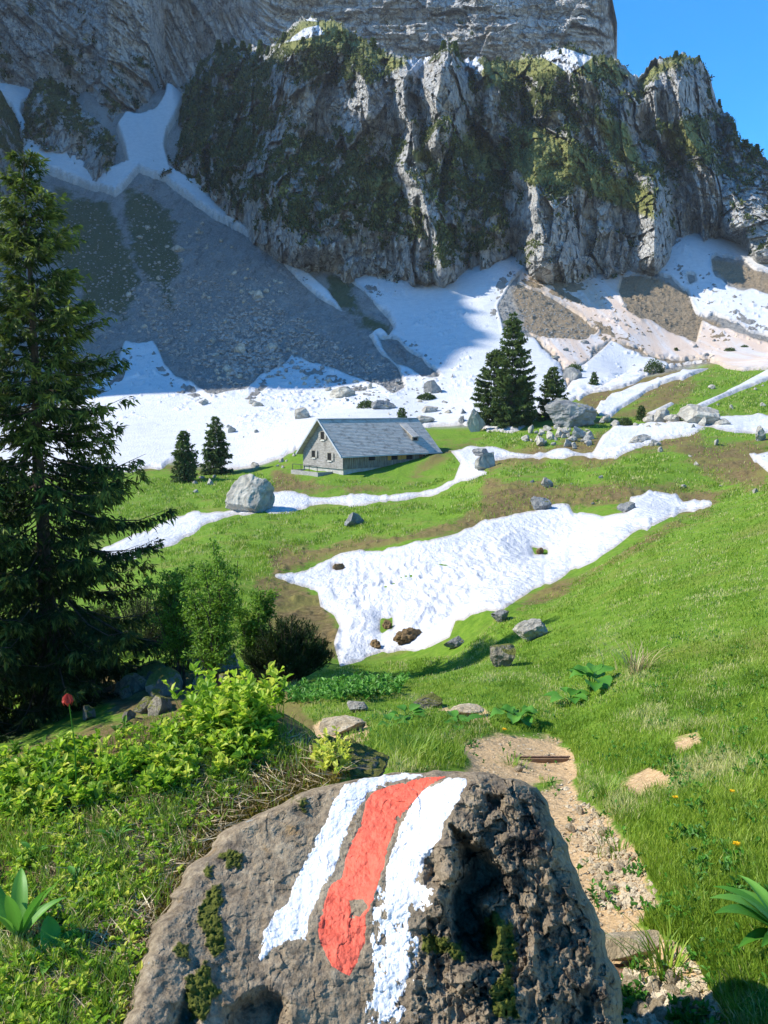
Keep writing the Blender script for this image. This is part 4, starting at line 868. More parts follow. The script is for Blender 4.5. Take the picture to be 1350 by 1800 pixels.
def barn():
    X0, Y0, Z0 = [float(v[0]) for v in hit(603, 838)]; Y0 = 98.0; X0, Y0, Z0 = [float(v) for v in unproj(603, 838, Y0)]
    th = R(40); rt = empty('barn', (X0, Y0, Z0), th)
    tag(rt, 'grey weathered timber barn with shingle roof and stone base', 'barn')
    L, W = 16.5, 9.0; EV, RG = 3.05, 7.15; fb = .95     # local x along the eave wall, local y along the gable
    b = MB(); b.box((.12,.12,-2.0),(L-.12,W-.12,fb)); b.build('stone_base', M_STONEW, rt)
    # eave wall of upright boards
    g = MB(); n = 66
    for i in range(n):
        a = i*(L-2.9)/n; g.box((a+.012, .0-.02*((i*7)%3), fb), (a+(L-2.9)/n-.012, .12, EV+.1))
    g.build('board_wall', M_BOARDV, rt)
    g = MB(); g.box((L-2.9, 0, fb-.95),(L, .13, EV+.1)); g.box((L-.15, .13, -1),(L, W-.12, EV+.2)); o = g.build('stone_wall', M_STONEW, rt)
    # gable of shingles, courses lapping
    g = MB(); nc = 42; top = RG-.2
    for i in range(nc):
        z0 = fb+(top-fb)*i/nc; z1 = fb+(top-fb)*(i+1)/nc; 
        def hw(z): return (W/2) if z < EV else (W/2)*(1-(z-EV)/(RG-EV))
        a0, a1 = hw(z0), hw(z1)
        g.prism([(-.05,W/2-a0,z0),(-.05,W/2+a0,z0),(.0,W/2+a1,z1),(.0,W/2-a1,z1)], 0, (.15,0,0))
    g.build('gable_wall', M_SHINGW, rt)
    g = MB(); g.prism([(L-.2,0,-.5),(L-.2,W,-.5),(L-.2,W,EV),(L-.2,W/2,RG-.2),(L-.2,0,EV)], 0, (.15,0,0)); g.box((0,W-.12,-1),(L-.2,W,EV+.1)); g.build('back_wall', M_SHINGW, rt)
    # roof slabs with courses
    sl = (RG-EV)/(W/2); ov = .62; oe = .75; nrw = 26
    rf = MB()
    for sgn in (0, 1):
        for i in range(nrw):
            a = -ov + (W/2+ov)*i/nrw; c = -ov + (W/2+ov)*(i+1)/nrw; z0 = EV+sl*a+.10; z1 = EV+sl*c+.10
            ya, yc = (a, c) if sgn == 0 else (W-a, W-c)
            rf.prism([(-oe,ya,z0+.05),(-oe,yc,z1+.012),(-oe,yc,z1-.12),(-oe,ya,z0-.12)], 0, (L+oe+.5,0,0))
    roof = rf.build('roof', M_ROOF, rt)
    bg_ = MB()
    for sgn in (0, 1):
        y0 = -ov-.02 if sgn == 0 else W+ov+.02
        bg_.prism([(-oe-.05,y0,EV-sl*ov-.1),(-oe-.05,W/2,RG-.02),(-oe-.05,W/2,RG+.25),(-oe-.05,y0,EV-sl*ov+.2)], 0, (.045,0,0))
    bg_.build('barge_board', M_TRIM, rt)
    rc = MB(); rc.box((-oe,W/2-.16,RG+.10),(L+.5,W/2+.16,RG+.2)); rc.build('ridge_cap', M_TRIM, rt)
    ft = MB(); ft.box((-oe,-ov-.08,EV-sl*ov-.05),(L+.5,-ov-.01,EV-sl*ov+.1)); ft.build('eave_board', M_TRIM, rt)
    # roof hatch: a small shed dormer
    dx = L-3.6; y0 = 1.1; zr = EV+sl*y0
    d = MB(); d.prism([(dx,y0,zr),(dx,y0,zr+.75),(dx,y0+2.0,zr+sl*2.0+.02),(dx,y0+.01,zr)], 0, (1.15,0,0)); dm = d.build('roof_hatch', M_BOARDV, rt)
    d = MB(); d.prism([(dx-.14,y0-.22,zr+.66),(dx-.14,y0-.22,zr+.76),(dx-.14,y0+2.6,zr+sl*2.6+.16),(dx-.14,y0+2.6,zr+sl*2.6+.06)], 0, (1.43,0,0)); d.build('hatch_roof', M_ROOF, dm)
    d = MB(); d.box((dx+.25,y0-.02,zr+.22),(dx+.9,y0-.005,zr+.58)); d.build('hatch_opening', M_DARK, dm)
    # windows
    def win_g(yc, zc, w, h):
        f = MB(); 
        for a in ((yc-w/2-.09,zc-h/2-.09,yc+w/2+.09,zc-h/2),(yc-w/2-.09,zc+h/2,yc+w/2+.09,zc+h/2+.09),(yc-w/2-.09,zc-h/2,yc-w/2,zc+h/2),(yc+w/2,zc-h/2,yc+w/2+.09,zc+h/2)): f.box((-.14,a[0],a[1]),(-.04,a[2],a[3]))
        o = f.build('window', M_BOARDV, rt); p = MB(); p.box((-.075,yc-w/2,zc-h/2),(-.055,yc+w/2,zc+h/2)); p.build('pane', M_DARK, o)
        for sg in (-1, 1):
            p = MB(); y1 = yc+sg*(w/2+.09); p.box((-.16,min(y1,y1+sg*.42),zc-h/2-.03),(-.10,max(y1,y1+sg*.42),zc+h/2+.03)); p.build('shutter', M_SHINGW, o)
        p = MB(); p.box((-.16,yc-w/2-.05,zc-h/2-.2),(-.13,yc+w/2+.05,zc-h/2-.1)); p.build('sill', M_WHITEW, o)
    win_g(4.25, 5.15, .75, .95); win_g(6.35, 2.65, .75, .85); win_g(2.75, 2.45, .8, .9)
    def win_e(xc, zc, w, h, sh, frame=None, cross=False):
        f = MB()
        for a in ((xc-w/2-.07,zc-h/2-.07,xc+w/2+.07,zc-h/2),(xc-w/2-.07,zc+h/2,xc+w/2+.07,zc+h/2+.07),(xc-w/2-.07,zc-h/2,xc-w/2,zc+h/2),(xc+w/2,zc-h/2,xc+w/2+.07,zc+h/2)): f.box((a[0],-.10,a[1]),(a[2],-.042,a[3]))
        if cross:
            f.box((xc-.03,-.10,zc-h/2),(xc+.03,-.06,zc+h/2)); f.box((xc-w/2,-.095,zc-.02),(xc+w/2,-.06,zc+.02))
        o = f.build('window', frame or M_BOARDV, rt); p = MB(); p.box((xc-w/2,-.055,zc-h/2),(xc+w/2,-.045,zc+h/2)); p.build('pane', M_DARK, o)
        for sg, m_ in zip((-1, 1), sh):
            if m_ is None: continue
            p = MB(); x1 = xc+sg*(w/2+.07); p.box((min(x1,x1+sg*.6),-.14,zc-h/2-.02),(max(x1,x1+sg*.6),-.10,zc+h/2+.02)); p.build('shutter', m_, o)
    win_e(4.7, 2.15, 1.1, .5, (M_BOARDV, M_BOARDV)); win_e(8.6, 2.1, 1.1, .55, (M_YELW, M_YELW)); win_e(11.3, 2.05, 1.15, .6, (None, None))
    win_e(14.3, 1.9, .95, .8, (M_BROWNW, M_BROWNW), M_WHITEW, True)
    d = MB(); d.box((9.95,-.09,.15),(10.7,-.045,1.75)); dd = d.build('door', M_BOARDV, rt); d = MB(); d.box((10.55,-.13,.9),(10.62,-.09,1.05)); d.build('handle', M_RAIL, dd)
    d = MB(); d.box((9.9,-.12,1.85),(10.7,-.10,2.35)); d.build('notice_board', M_YELW, rt)
    # terrace trough in front of the gable with railing
    q = MB(); 
    for a in (((-2.6,1.9,-1.3),(-2.35,8.1,.55)),((-2.35,1.9,-1.3),(-.2,2.12,.55)),((-2.35,7.9,-1.3),(-.2,8.1,.55)),((-2.35,2.12,-.6),(-.2,7.9,.12))): q.box(*a)
    q.build('terrace_wall', M_CONC, rt)
    q = MB()
    for yy in (2.2,4.0,5.9,7.9): q.box((-2.5,yy-.03,.55),(-2.44,yy+.03,1.35))
    q.box((-2.5,2.2,1.30),(-2.44,7.9,1.36)); q.build('railing', M_RAIL, rt)
barn()
# ================================================================== TREES
def needle_mat(name, lo, mid, hi, tr=.3):
    t = NT(name, .75, .25); a = t.attr('tint'); P = t.pos()
    v = t.math('ADD', a, t.math('MULTIPLY', t.math('SUBTRACT', t.noise(P, 1.6, 4, .6), .5), .7))
    return t.leafy(t.ramp(v, [(.1,lo),(.5,mid),(.95,hi)]), tr)
M_NEEDLE = needle_mat('spruce_needles', (.012,.026,.006), (.028,.054,.010), (.21,.26,.04), .3)
M_NEEDLE_F = needle_mat('far_spruce_needles', (.022,.045,.012), (.06,.10,.022), (.13,.18,.04), .3)
t_ = NT('bark', .95, .1); M_BARK = t_.done(t_.ramp(t_.noise(t_.obj((6,6,1.2)), 2.5, 7, .7), [(.3,(.035,.027,.02)),(.7,(.13,.105,.08))]), t_.bump(t_.noise(t_.obj((6,6,1.2)), 2.5, 7, .7), .04))
def tube(path, rad, ns=7):
    """tapered tube along points; returns V, F"""
    P = np.asarray(path, float); n = len(P); T = np.gradient(P, axis=0); T /= np.linalg.norm(T, axis=1)[:,None]+1e-9
    up = np.where(np.abs(T[:,2:3]) > .9, np.array([[1.,0,0]]), np.array([[0,0,1.]])); A = np.cross(T, up); A /= np.linalg.norm(A, axis=1)[:,None]+1e-9; B = np.cross(T, A)
    an = np.linspace(0, 2*np.pi, ns, endpoint=False); r = np.asarray(rad, float)[:,None,None]
    V = P[:,None,:] + r*(A[:,None,:]*np.cos(an)[None,:,None] + B[:,None,:]*np.sin(an)[None,:,None])
    i = np.arange(n*ns).reshape(n, ns); j = np.roll(i, -1, 1)
    return V.reshape(-1,3), np.stack([i[:-1], j[:-1], j[1:], i[1:]], -1).reshape(-1,4)
def join(parts):
    V = []; Fq = []; k = 0
    for v, f in parts: V.append(v); Fq.append(f+k); k += len(v)
    return np.vstack(V), np.vstack(Fq)
def cards(base, dirv, length, width, rg, curl=.0):
    """narrow 4-vertex sprays: base, direction, length, width arrays; random roll"""
    n = len(base); D = dirv/(np.linalg.norm(dirv, axis=1)[:,None]+1e-9)
    S = np.cross(D, rg.normal(size=(n,3))); S /= np.linalg.norm(S, axis=1)[:,None]+1e-9
    L = length[:,None]; W = width[:,None]
    m = base + D*L*.45; tip = base + D*L; tip[:,2] -= curl*length
    V = np.stack([base, m+S*W*.5, tip, m-S*W*.5], 1).reshape(-1,3)
    return V, np.arange(4*n).reshape(n,4)
def spruce(height, radius, nwh, seed, loc, label, group=None, clear=.06, dens=1.0, spray=.20, swid=.05, prof=None, mat=None, droop=1.0, trunk_r=None, tip=.35, branch_tubes=True, lopside=0.0, name='spruce_tree', detail=1):
    rg = np.random.default_rng(seed); rt = empty(name, loc); tag(rt, label, 'tree', group)
    hs = np.linspace(-.4, height, 14); bend = np.cumsum(rg.normal(size=(14,2))*height*.0015, 0)
    tr = trunk_r or height*.016; path = np.column_stack([bend*(hs[:,None] > 0), hs]); rad = np.maximum(tr*(1-hs/height)**.9*(1+.6*np.exp(-np.maximum(hs,0)*2.2)), .012)
    V, Fq = tube(path, rad, 9); parts = [(V, Fq)]
    bb, bd, bl, bw, tint = [], [], [], [], []
    for w_ in range(nwh):
        f = (w_+rg.uniform(-.3,.3))/nwh; f = min(max(f, 0), .995); h = height*(clear+(1-clear)*f)
        R0 = radius*(prof(f) if prof else (1-f)**.85)*rg.uniform(.8,1.12)+.10
        nb = int(rg.integers(4, 7)) if f < .9 else 4
        a0 = rg.uniform(0, 6.28)
        for k in range(nb):
            if detail >= 1 and rg.random() < .07: continue
            a = a0 + k*6.283/nb + rg.uniform(-.35,.35); Rb = R0*(rg.uniform(.5,1.22) if detail >= 1 else rg.uniform(.62,1.18))*(1+lopside*math.cos(a))
            rise = (.55*f**1.5*1.2-.12-.30*droop*(1-f)) ; s = np.linspace(0, 1, 9)
            rr = Rb*s; zz = h + Rb*(rise*s + (-.22*droop*(1-f))*np.sin(s*2.6)*.8 + tip*.5*s**3*(1-.3*f))
            bx = np.interp(h, hs, path[:,0]); by = np.interp(h, hs, path[:,1])
            side = rg.uniform(-.12,.12)*Rb*s**2
            P = np.column_stack([bx+rr*math.cos(a)-side*math.sin(a), by+rr*math.sin(a)+side*math.cos(a), zz])
            if branch_tubes and Rb > .35: parts.append(tube(P[::2], np.linspace(max(.010,tr*.11*(Rb/radius+.25)), .004, 5), 4))
            nt = max(4, int(Rb*11*dens)); sp = rg.uniform(.12 if Rb > 1 else .02, 1, nt)**.85
            B = np.column_stack([np.interp(sp, s, P[:,i]) for i in range(3)])
            T = P[-1]-P[0]; T = T/np.linalg.norm(T); Sd = np.cross(T, [0,0,1.]); sg = np.where(rg.random(nt) < .5, -1, 1)
            tl = (.30+.30*(1-sp))*(0.35+.65*min(1,Rb))*rg.uniform(.6,1.25,nt)*min(1.0, Rb*.8+.25)
            td = T[None]*rg.uniform(.5,.9,nt)[:,None] + Sd[None]*(sg*rg.uniform(.35,1.0,nt))[:,None]; td[:,2] -= rg.uniform(.15,.75,nt)*droop*(1-.7*f)
            td /= np.linalg.norm(td, axis=1)[:,None]
            m = max(2, int(7*detail)); q = rg.random((nt, m))
            base = (B[:,None]+td[:,None]*(tl[:,None]*q)[...,None]).reshape(-1,3)
            dv = (td[:,None]*1.0 + rg.normal(size=(nt,m,3))*.55); dv[...,2] -= .10+.25*droop*(1-f); dv = dv.reshape(-1,3)
            bb.append(base); bd.append(dv); bl.append(spray*rg.uniform(.6,1.3,nt*m)); bw.append(swid*rg.uniform(.7,1.4,nt*m))
            tint.append(np.clip(.12+.0+.55*(sp[:,None]*.6+q*.5)*rg.uniform(.6,1.3,(nt,m))+.18*f, 0, 1).ravel())  # sunlit outer tips and darker shaded inside are put into the tint
    b, d, l, w2, tn = map(np.concatenate, (bb, bd, bl, bw, tint))
    V, Fq = cards(b, d, l, w2, rg, .15)
    link('crown', mesh_np('crown', V, Fq, mat or M_NEEDLE, dict(tint=np.repeat(tn, 4)), smooth=False), rt)
    V, Fq = join(parts); link('trunk', mesh_np('trunk', V, Fq, M_BARK), rt)
    return rt
def at_ground(px, py, Y=None):
    if Y is None: return tuple(float(v[0]) for v in hit(px, py))
    x, _, _ = unproj(px, py, Y); return (float(x), Y, float(gz(float(x), Y)[0]))
x, y, z = [float(v) for v in unproj(97, 1262, 18.0)]
bprof = lambda f: np.interp(f, [0,.12,.3,.45,.6,.75,.88,1], [1.0,1.0,.86,.70,.55,.36,.20,.02])
spruce(13.25, 2.85, 66, 21, (x, y, z), 'tall dark spruce at the left with drooping branches, in front of the scree', clear=.07, prof=bprof, dens=2.1, spray=.17, swid=.045, trunk_r=.22, droop=1.15, lopside=.12, detail=1.1)
x, y, z = [float(v) for v in unproj(-75, 1290, 16.5)]
spruce(10.6, 2.3, 40, 22, (x, y, z), 'second spruce cut by the left edge, brighter green at its tips', clear=.03, prof=bprof, dens=1.7, spray=.17, swid=.045, droop=1.0)
F0 = dict(mat=M_NEEDLE_F, branch_tubes=False, clear=.03)
def far_tree(px, pyb, pyt, wpx, seed, label, nwh=26, dens=.9, prof=None, group=None, sc=1.0, droop=.8):
    x, y, z = at_ground(px, pyb); h = (pyb-pyt)*y/F/ (CP) ; r = wpx*.5*y/F
    return spruce(h, r, nwh, seed, (x, y, z-.1), label, group=group, dens=dens, spray=.55*sc, swid=.20*sc, prof=prof, droop=droop, detail=.7, **F0)
col_prof = lambda f: np.interp(f, [0,.25,.5,.75,.9,1], [.95,1,.85,.48,.24,.03])
far_tree(897, 750, 556, 76, 31, 'tallest spruce of the group right of the barn', 34, 1.3, col_prof)
far_tree(868, 750, 618, 74, 32, 'shorter bright green spruce leaning on the left of the tallest one', 26, 1.4, col_prof)
far_tree(915, 748, 660, 48, 35, 'dark narrow spruce merging with the right side of the tallest one', 22, 1.3, col_prof)
far_tree(970, 735, 645, 76, 33, 'broad loose spruce behind the big square boulder', 20, 1.0)
far_tree(326, 846, 757, 56, 41, 'left of the two small spruces beside the snow edge', 18, 1.1)
far_tree(381, 833, 732, 60, 42, 'right, taller of the two small spruces beside the snow edge', 20, 1.2)
far_tree(1044, 680, 654, 20, 51, 'tiny spruce right of the shrub-topped boulder', 12, 1.2, sc=.8)
far_tree(1127, 738, 712, 22, 52, 'small bushy conifer among the ledge boulders', 9, 1.4, sc=.7)
far_tree(706, 742, 716, 22, 53, 'small spruce just behind the barn roof', 10, 1.2, sc=.8)
far_tree(1188, 622, 611, 12, 54, 'tiny dark shrub-like conifer on the dusty flat', 7, 1.3, sc=.8)

# small conifers on the cliff crest and ledges: one built, the others copies
def cliff_hit(px, py):
    return None
proto = spruce(6.0, 1.5, 10, 61, (0,0,0), 'small dark conifer on the cliff crest', group='conifers on the cliff crest', dens=1.2, spray=.9, swid=.42, detail=.6, droop=.5, **F0)
first = True
dg = bpy.context.evaluated_depsgraph_get()
bpy.context.view_layer.update(); dg = bpy.context.evaluated_depsgraph_get()
def ray(px, py):
    a, b, c = unproj(px, py, 1.0); d = Vector((float(a), float(b), float(c))).normalized()
    ok, loc, nor, i, ob, m = scene.ray_cast(dg, d*60, d)
    return loc if ok and ob.name.startswith('cliff') else None
CONIF = [(385,90,18),(398,92,14),(410,84,15),(427,86,13),(440,90,12),(458,92,20),(455,100,14),(472,94,12),(500,70,12),(533,78,12),(594,75,20),(606,70,14),(585,92,14),(614,88,10),(656,85,17),(668,96,10),
      (768,92,16),(780,86,14),(792,82,13),(800,92,18),(812,98,12),(1188,102,12),(1196,105,9),(1228,108,10),(1245,170,14),(1264,183,11),(1044,108,10),(1058,112,9),(985,95,8),(830,240,14),(845,260,12),(878,270,12),(860,290,14),
      (620,170,14),(560,300,14),(600,330,12),(680,310,16),(700,345,14),(640,395,14),(340,200,14),(320,240,12),(360,150,13),(110,165,18),(130,185,16),(90,150,14),(1310,262,16),(1330,268,14),(1322,275,12),(1120,300,12),(1150,345,12),(1000,240,12),(980,235,10),(1290,225,9)]
for px, py, hp in CONIF:
    L = None
    for dy in range(0, 26, 3):
        L = ray(px, py+dy)
        if L is not None: break
    if L is None: continue
    hh = hp*L.y/F/6.0*1.1
    if first: o = proto; first = False; cs = []
    else:
        o = proto.copy(); COL.objects.link(o)
        for ch in proto.children:
            c = ch.copy(); COL.objects.link(c); c.parent = o
    lab = 'small dark conifer on the cliff crest' if py < 110 else 'small dark conifer clinging to a cliff ledge'
    o['label'] = lab; o['group'] = 'conifers on the cliff crest' if py < 110 else 'conifers on the cliff ledges'
    o.location = L - Vector((0,0,hh*.6)) ; o.scale = (hh*random.uniform(.9,1.4),)*2+(hh,); o.rotation_euler = (0,0,random.uniform(0,6))

# broad leaf cloud helper: leaves as small folded ovals
def leaf_cards(base, D, U, L, W, fold=.25):
    """6-vertex leaves: base point, direction D, up U (unit arrays), length L, width W"""
    S = np.cross(D, U); S /= np.linalg.norm(S, axis=1)[:,None]+1e-9; N = np.cross(S, D)
    L = L[:,None]; W = W[:,None]; f = W*fold
    a = base; b = base+D*L*.35+S*W*.5+N*f; c = base+D*L*.72+S*W*.38+N*f; e = base+D*L-N*L*.08; g = base+D*L*.72-S*W*.38+N*f; h = base+D*L*.35-S*W*.5+N*f; m = base+D*L*.5
    V = np.stack([a,b,c,e,g,h,m], 1).reshape(-1,3); k = np.arange(len(base))[:,None]*7
    return V, np.concatenate([k+np.array([[0,1,2,6]]), k+np.array([[6,2,3,4]]), k+np.array([[0,6,4,5]])])
def unit(a): return a/(np.linalg.norm(a, axis=-1, keepdims=True)+1e-9)
def leaf_mat(name, stops, tr=.45, rough=.5):
    t = NT(name, rough, .3); return t.leafy(t.ramp(t.attr('tint'), stops), tr)
M_SHRUBLEAF = leaf_mat('young_shrub_leaves', [(0,(.06,.13,.012)),(.5,(.15,.29,.025)),(1,(.26,.42,.05))])
M_LEAF = leaf_mat('bilberry_leaves', [(0,(.08,.17,.012)),(.35,(.20,.36,.018)),(.7,(.38,.52,.035)),(1,(.60,.60,.09))], .5)
M_GRASS = leaf_mat('grass_blades', [(0,(.07,.15,.014)),(.45,(.19,.31,.025)),(.8,(.34,.43,.055)),(1,(.62,.55,.28))], .4)
M_DRY = leaf_mat('dry_stalks', [(0,(.20,.13,.06)),(1,(.55,.45,.26))], .1)
M_BROAD = leaf_mat('broad_leaves', [(0,(.03,.10,.012)),(.5,(.07,.22,.02)),(1,(.16,.36,.05))], .35)

def leafy_shrub(px, py, Y, hpx, wpx, seed, label):
    rg = np.random.default_rng(seed); x, y, z = at_ground(px, py, Y); H = hpx*y/F; Wd = wpx*y/F*.5
    rt = empty('leafy_shrub', (x, y, z)); tag(rt, label, 'shrub'); parts = []; bb = []; dd = []
    for i in range(11):
        a = rg.uniform(0, 6.28); lean = rg.uniform(.15,.95)*Wd; s = np.linspace(0, 1, 9); hh = H*rg.uniform(.78,1)
        P = np.column_stack([lean*math.cos(a)*s**1.4, lean*math.sin(a)*.8*s**1.4, hh*s]) + np.cumsum(rg.normal(size=(9,3))*.016*H*s[:,None], 0)
        P[:,0] += rg.uniform(-.12,.12); P[0,2] -= .1
        parts.append(tube(P, np.linspace(.026,.005,9)*rg.uniform(.6,1.1), 5))
        for j in range(15):
            f = rg.uniform(.25,1); q = np.array([np.interp(f, s, P[:,k]) for k in range(3)]); a2 = rg.uniform(0, 6.28); l = rg.uniform(.2,.55)*(1.25-f)*H*.42
            d = np.array([math.cos(a2), math.sin(a2), rg.uniform(.3,1.1)]); d /= np.linalg.norm(d)
            Q = q + d*np.linspace(0, l, 5)[:,None] + np.cumsum(rg.normal(size=(5,3))*.012, 0); parts.append(tube(Q, np.linspace(.008,.002,5), 4))
            for m in range(46):
                g = rg.uniform(.2,1); bb.append(np.array([np.interp(g, np.linspace(0,1,5), Q[:,k]) for k in range(3)])+rg.normal(size=3)*.05); dd.append(d*.4+rg.normal(size=3)*.8)
    bb = np.array(bb); dd = unit(np.array(dd)); n = len(bb)
    V, Fq = leaf_cards(bb, dd, unit(rg.normal(size=(n,3))*.5+np.array([0,0,1])), rg.uniform(.05,.10,n), rg.uniform(.020,.038,n))
    link('crown', mesh_np('crown', V, Fq, M_SHRUBLEAF, dict(tint=np.repeat(rg.random(n), 7)), smooth=False), rt)
    V, Fq = join(parts); link('trunk', mesh_np('trunk', V, Fq, M_BARK), rt)
leafy_shrub(375, 1205, 13.5, 300, 200, 71, 'airy young leafy shrub with many thin stems right of the big spruce')
leafy_shrub(455, 1190, 15.0, 190, 110, 72, 'smaller leafy shrub growing just right of the airy one')
leafy_shrub(318, 1190, 17.0, 235, 110, 73, 'pale green leafy shrub half hidden behind the big spruce branches')
def mugo(px, py, Y, hpx, wpx, seed, label, name='dwarf_pine', n0=150):
    rg = np.random.default_rng(seed); x, y, z = at_ground(px, py, Y); H = hpx*y/F; Wd = wpx*y/F*.5
    rt = empty(name, (x, y, z)); tag(rt, label, 'dwarf pine'); parts = []; bb = []; dd = []; tn = []
    for i in range(n0):
        a = rg.uniform(0, 6.28); r = math.sqrt(rg.random())*Wd*.97; hh = H*(1-(r/Wd)**2*.65)*rg.uniform(.7,1.08); s = np.linspace(0, 1, 6)
        P = np.column_stack([math.cos(a)*r*s**.8, math.sin(a)*r*.8*s**.8, hh*s**1.5]); parts.append(tube(P, np.linspace(.018,.006,6), 4))
        m = 95; q = rg.uniform(.45,1.0,m)**.7; B = np.column_stack([np.interp(q, s, P[:,k]) for k in range(3)]); bb.append(B + rg.normal(size=(m,3))*.03)
        dd.append(np.array([math.cos(a)*.35, math.sin(a)*.35, 1.0])+rg.normal(size=(m,3))*.55); tn.append(q*.6*rg.uniform(.4,1,m))
    b, d, tn = np.vstack(bb), np.vstack(dd), np.concatenate(tn); n = len(b)
    V, Fq = cards(b, d, rg.uniform(.07,.13,n), rg.uniform(.012,.026,n), rg)
    link('crown', mesh_np('crown', V, Fq, M_NEEDLE, dict(tint=np.repeat(tn,4)), smooth=False), rt)
    V, Fq = join(parts); link('trunk', mesh_np('trunk', V, Fq, M_BARK), rt)
mugo(505, 1188, 14.5, 118, 180, 75, 'low dark dwarf pine bush between the airy shrub and the snow basin')
mugo(250, 1168, 24.0, 105, 280, 76, 'dark low conifer thicket in the shade under the big spruce', n0=190)
mugo(80, 1240, 21.0, 170, 240, 77, 'dark conifer undergrowth behind the big spruce trunk', n0=190)
def bush(px, py, wpx, hpx, seed, label):
    rg = np.random.default_rng(seed); x, y, z = at_ground(px, py); w = wpx*y/F*.5; h = hpx*y/F; n = 1500
    d = unit(rg.normal(size=(n,3))); d[:,2] = np.abs(d[:,2]); r = rg.uniform(.6,1,n)*(1+.25*fbm(d[:,0]*2+seed, d[:,1]*2, d[:,2]*2, s=seed, o=2))
    B = d*r[:,None]*np.array([w, w*.8, h*.95]); V, Fq = cards(B, d+rg.normal(size=(n,3))*.6, rg.uniform(.12,.3,n)*w*.7, rg.uniform(.08,.2,n)*w*.7, rg)
    rt = empty('bush', (x, y, z-.05)); tag(rt, label, 'bush')
    link('crown', mesh_np('crown', V, Fq, M_NEEDLE_F, dict(tint=np.repeat(rg.uniform(.1,.9,n),4)), smooth=False), rt)
    parts = [tube(np.array([[0,0,-.1],[w*.3*math.cos(k),w*.3*math.sin(k),h*.4],[w*.6*math.cos(k),w*.6*math.sin(k),h*.75]]), [.05,.03,.01], 4) for k in (0,1.3,2.5,3.8,5)]
    V, Fq = join(parts); link('trunk', mesh_np('trunk', V, Fq, M_BARK), rt)
bush(1008, 658, 34, 18, 81, 'round dark bush crowning the boulder right of the second spruce')
bush(1149, 656, 34, 24, 82, 'dark round bush on the crest of the right meadow')
bush(645, 720, 34, 18, 83, 'olive bush among the stones above the barn roof')
bush(1308, 614, 16, 8, 84, 'flat dark bush on the dusty flat, near the right edge')
bush(1283, 620, 20, 9, 85, 'dark bush where the meadow crest meets the dusty flat')
bush(750, 703, 36, 12, 86, 'low green bush beside the dark rounded boulder on snow')
bush(870, 738, 26, 12, 87, 'low bush at the foot of the spruce group')
bush(1100, 748, 26, 14, 88, 'olive bush left of the small bushy conifer')
# ================================================================== GROUND COVER AND SMALL THINGS
def sample(poly, n, seed, avoid=(), dens=None, margin=0):
    """n ground points seen inside a photo-space outline"""
    rg = np.random.default_rng(seed); P = np.array(poly, float); out = []
    while sum(len(a) for a, b in out) < n:
        px = rg.uniform(P[:,0].min(), P[:,0].max(), n*2); py = rg.uniform(P[:,1].min(), P[:,1].max(), n*2)
        ok = psd(poly, px, py) > margin
        for q in avoid: ok &= psd(q, px, py) < -2
        if dens is not None: ok &= rg.random(len(px)) < dens(px, py)
        out.append((px[ok], py[ok]))
    px = np.concatenate([a for a, b in out])[:n]; py = np.concatenate([b for a, b in out])[:n]
    return (px, py)+hit(px, py)
def blades(px, py, x, y, z, seed, hmin, hmax, wd, bend=.5, wscale=True):
    rg = np.random.default_rng(seed); n = len(x); a = rg.uniform(0, 6.283, n); h = rg.uniform(hmin, hmax, n); w = wd*rg.uniform(.7,1.3,n)
    if wscale: w = np.maximum(w, .00085*y); h = h*np.maximum(1, (y/9))**.5
    az = rg.uniform(0, 6.283, n); bx = np.cos(az)*bend*h*rg.uniform(.2,1.2,n); by = np.sin(az)*bend*h*rg.uniform(.2,1.2,n)
    sx, sy = np.cos(a)*w*.5, np.sin(a)*w*.5; b = np.stack([x,y,z-.008],-1)
    S = np.stack([sx,sy,0*sx],-1); M = b+np.stack([bx*.35,by*.35,h*.6],-1); T = b+np.stack([bx,by,h*.95],-1)
    V = np.stack([b-S,b+S,M+S*.75,T,M-S*.75],1).reshape(-1,3); k = np.arange(n)[:,None]*5
    return V, [k+np.array([[0,1,2,4]]), k+np.array([[4,2,3]])]
BO = [(700,1356),(850,1358),(950,1385),(1003,1500),(1053,1620),(1100,1800),(1100,2000),(220,2000),(245,1790),(290,1600),(375,1480),(430,1440),(560,1385)]
# --- the meadow slope right of the path and below the snow basin
RS = [(495,1205),(600,1172),(800,1152),(880,1085),(1000,1025),(1180,918),(1350,850),(1480,830),(1480,1900),(1120,1900),(985,1440),(930,1340),(700,1360),(640,1330),(560,1280)]
def rs_d(px, py):
    c = .55+.45*vn(px/30, py/18, s=600); return np.clip(c, .12, 1)*np.where(py < 1130, .7, 1)
pa = [p for p in PATH]
def grass_obj(name, poly, n, seed, hmin, hmax, wd, label, avoid, dens, dry=.15, mat=None, bend=.5):
    px, py, x, y, z = sample(poly, n, seed, avoid, dens); rg = np.random.default_rng(seed+1)
    V, Fq = blades(px, py, x, y, z, seed+2, hmin, hmax, wd, bend)
    tn = .45+.35*fbm(x/.6, y/1.0, s=610, o=3)+rg.normal(size=n)*.13; dr = (fbm(x/.45, y/.8, s=612, o=3)+rg.normal(size=n)*.25) > (.52-dry)
    tn = np.where(dr, rg.uniform(.85,1.0,n), np.clip(tn, 0, .84))
    tag(link(name, mesh_np(name, V, Fq, mat or M_GRASS, dict(tint=np.repeat(tn,5)), smooth=False)), label, kind='stuff')
grass_obj('grass', RS, 170000, 1, .022, .060, .0032, 'short bright meadow grass on the slope right of the path', pa, rs_d, .19)
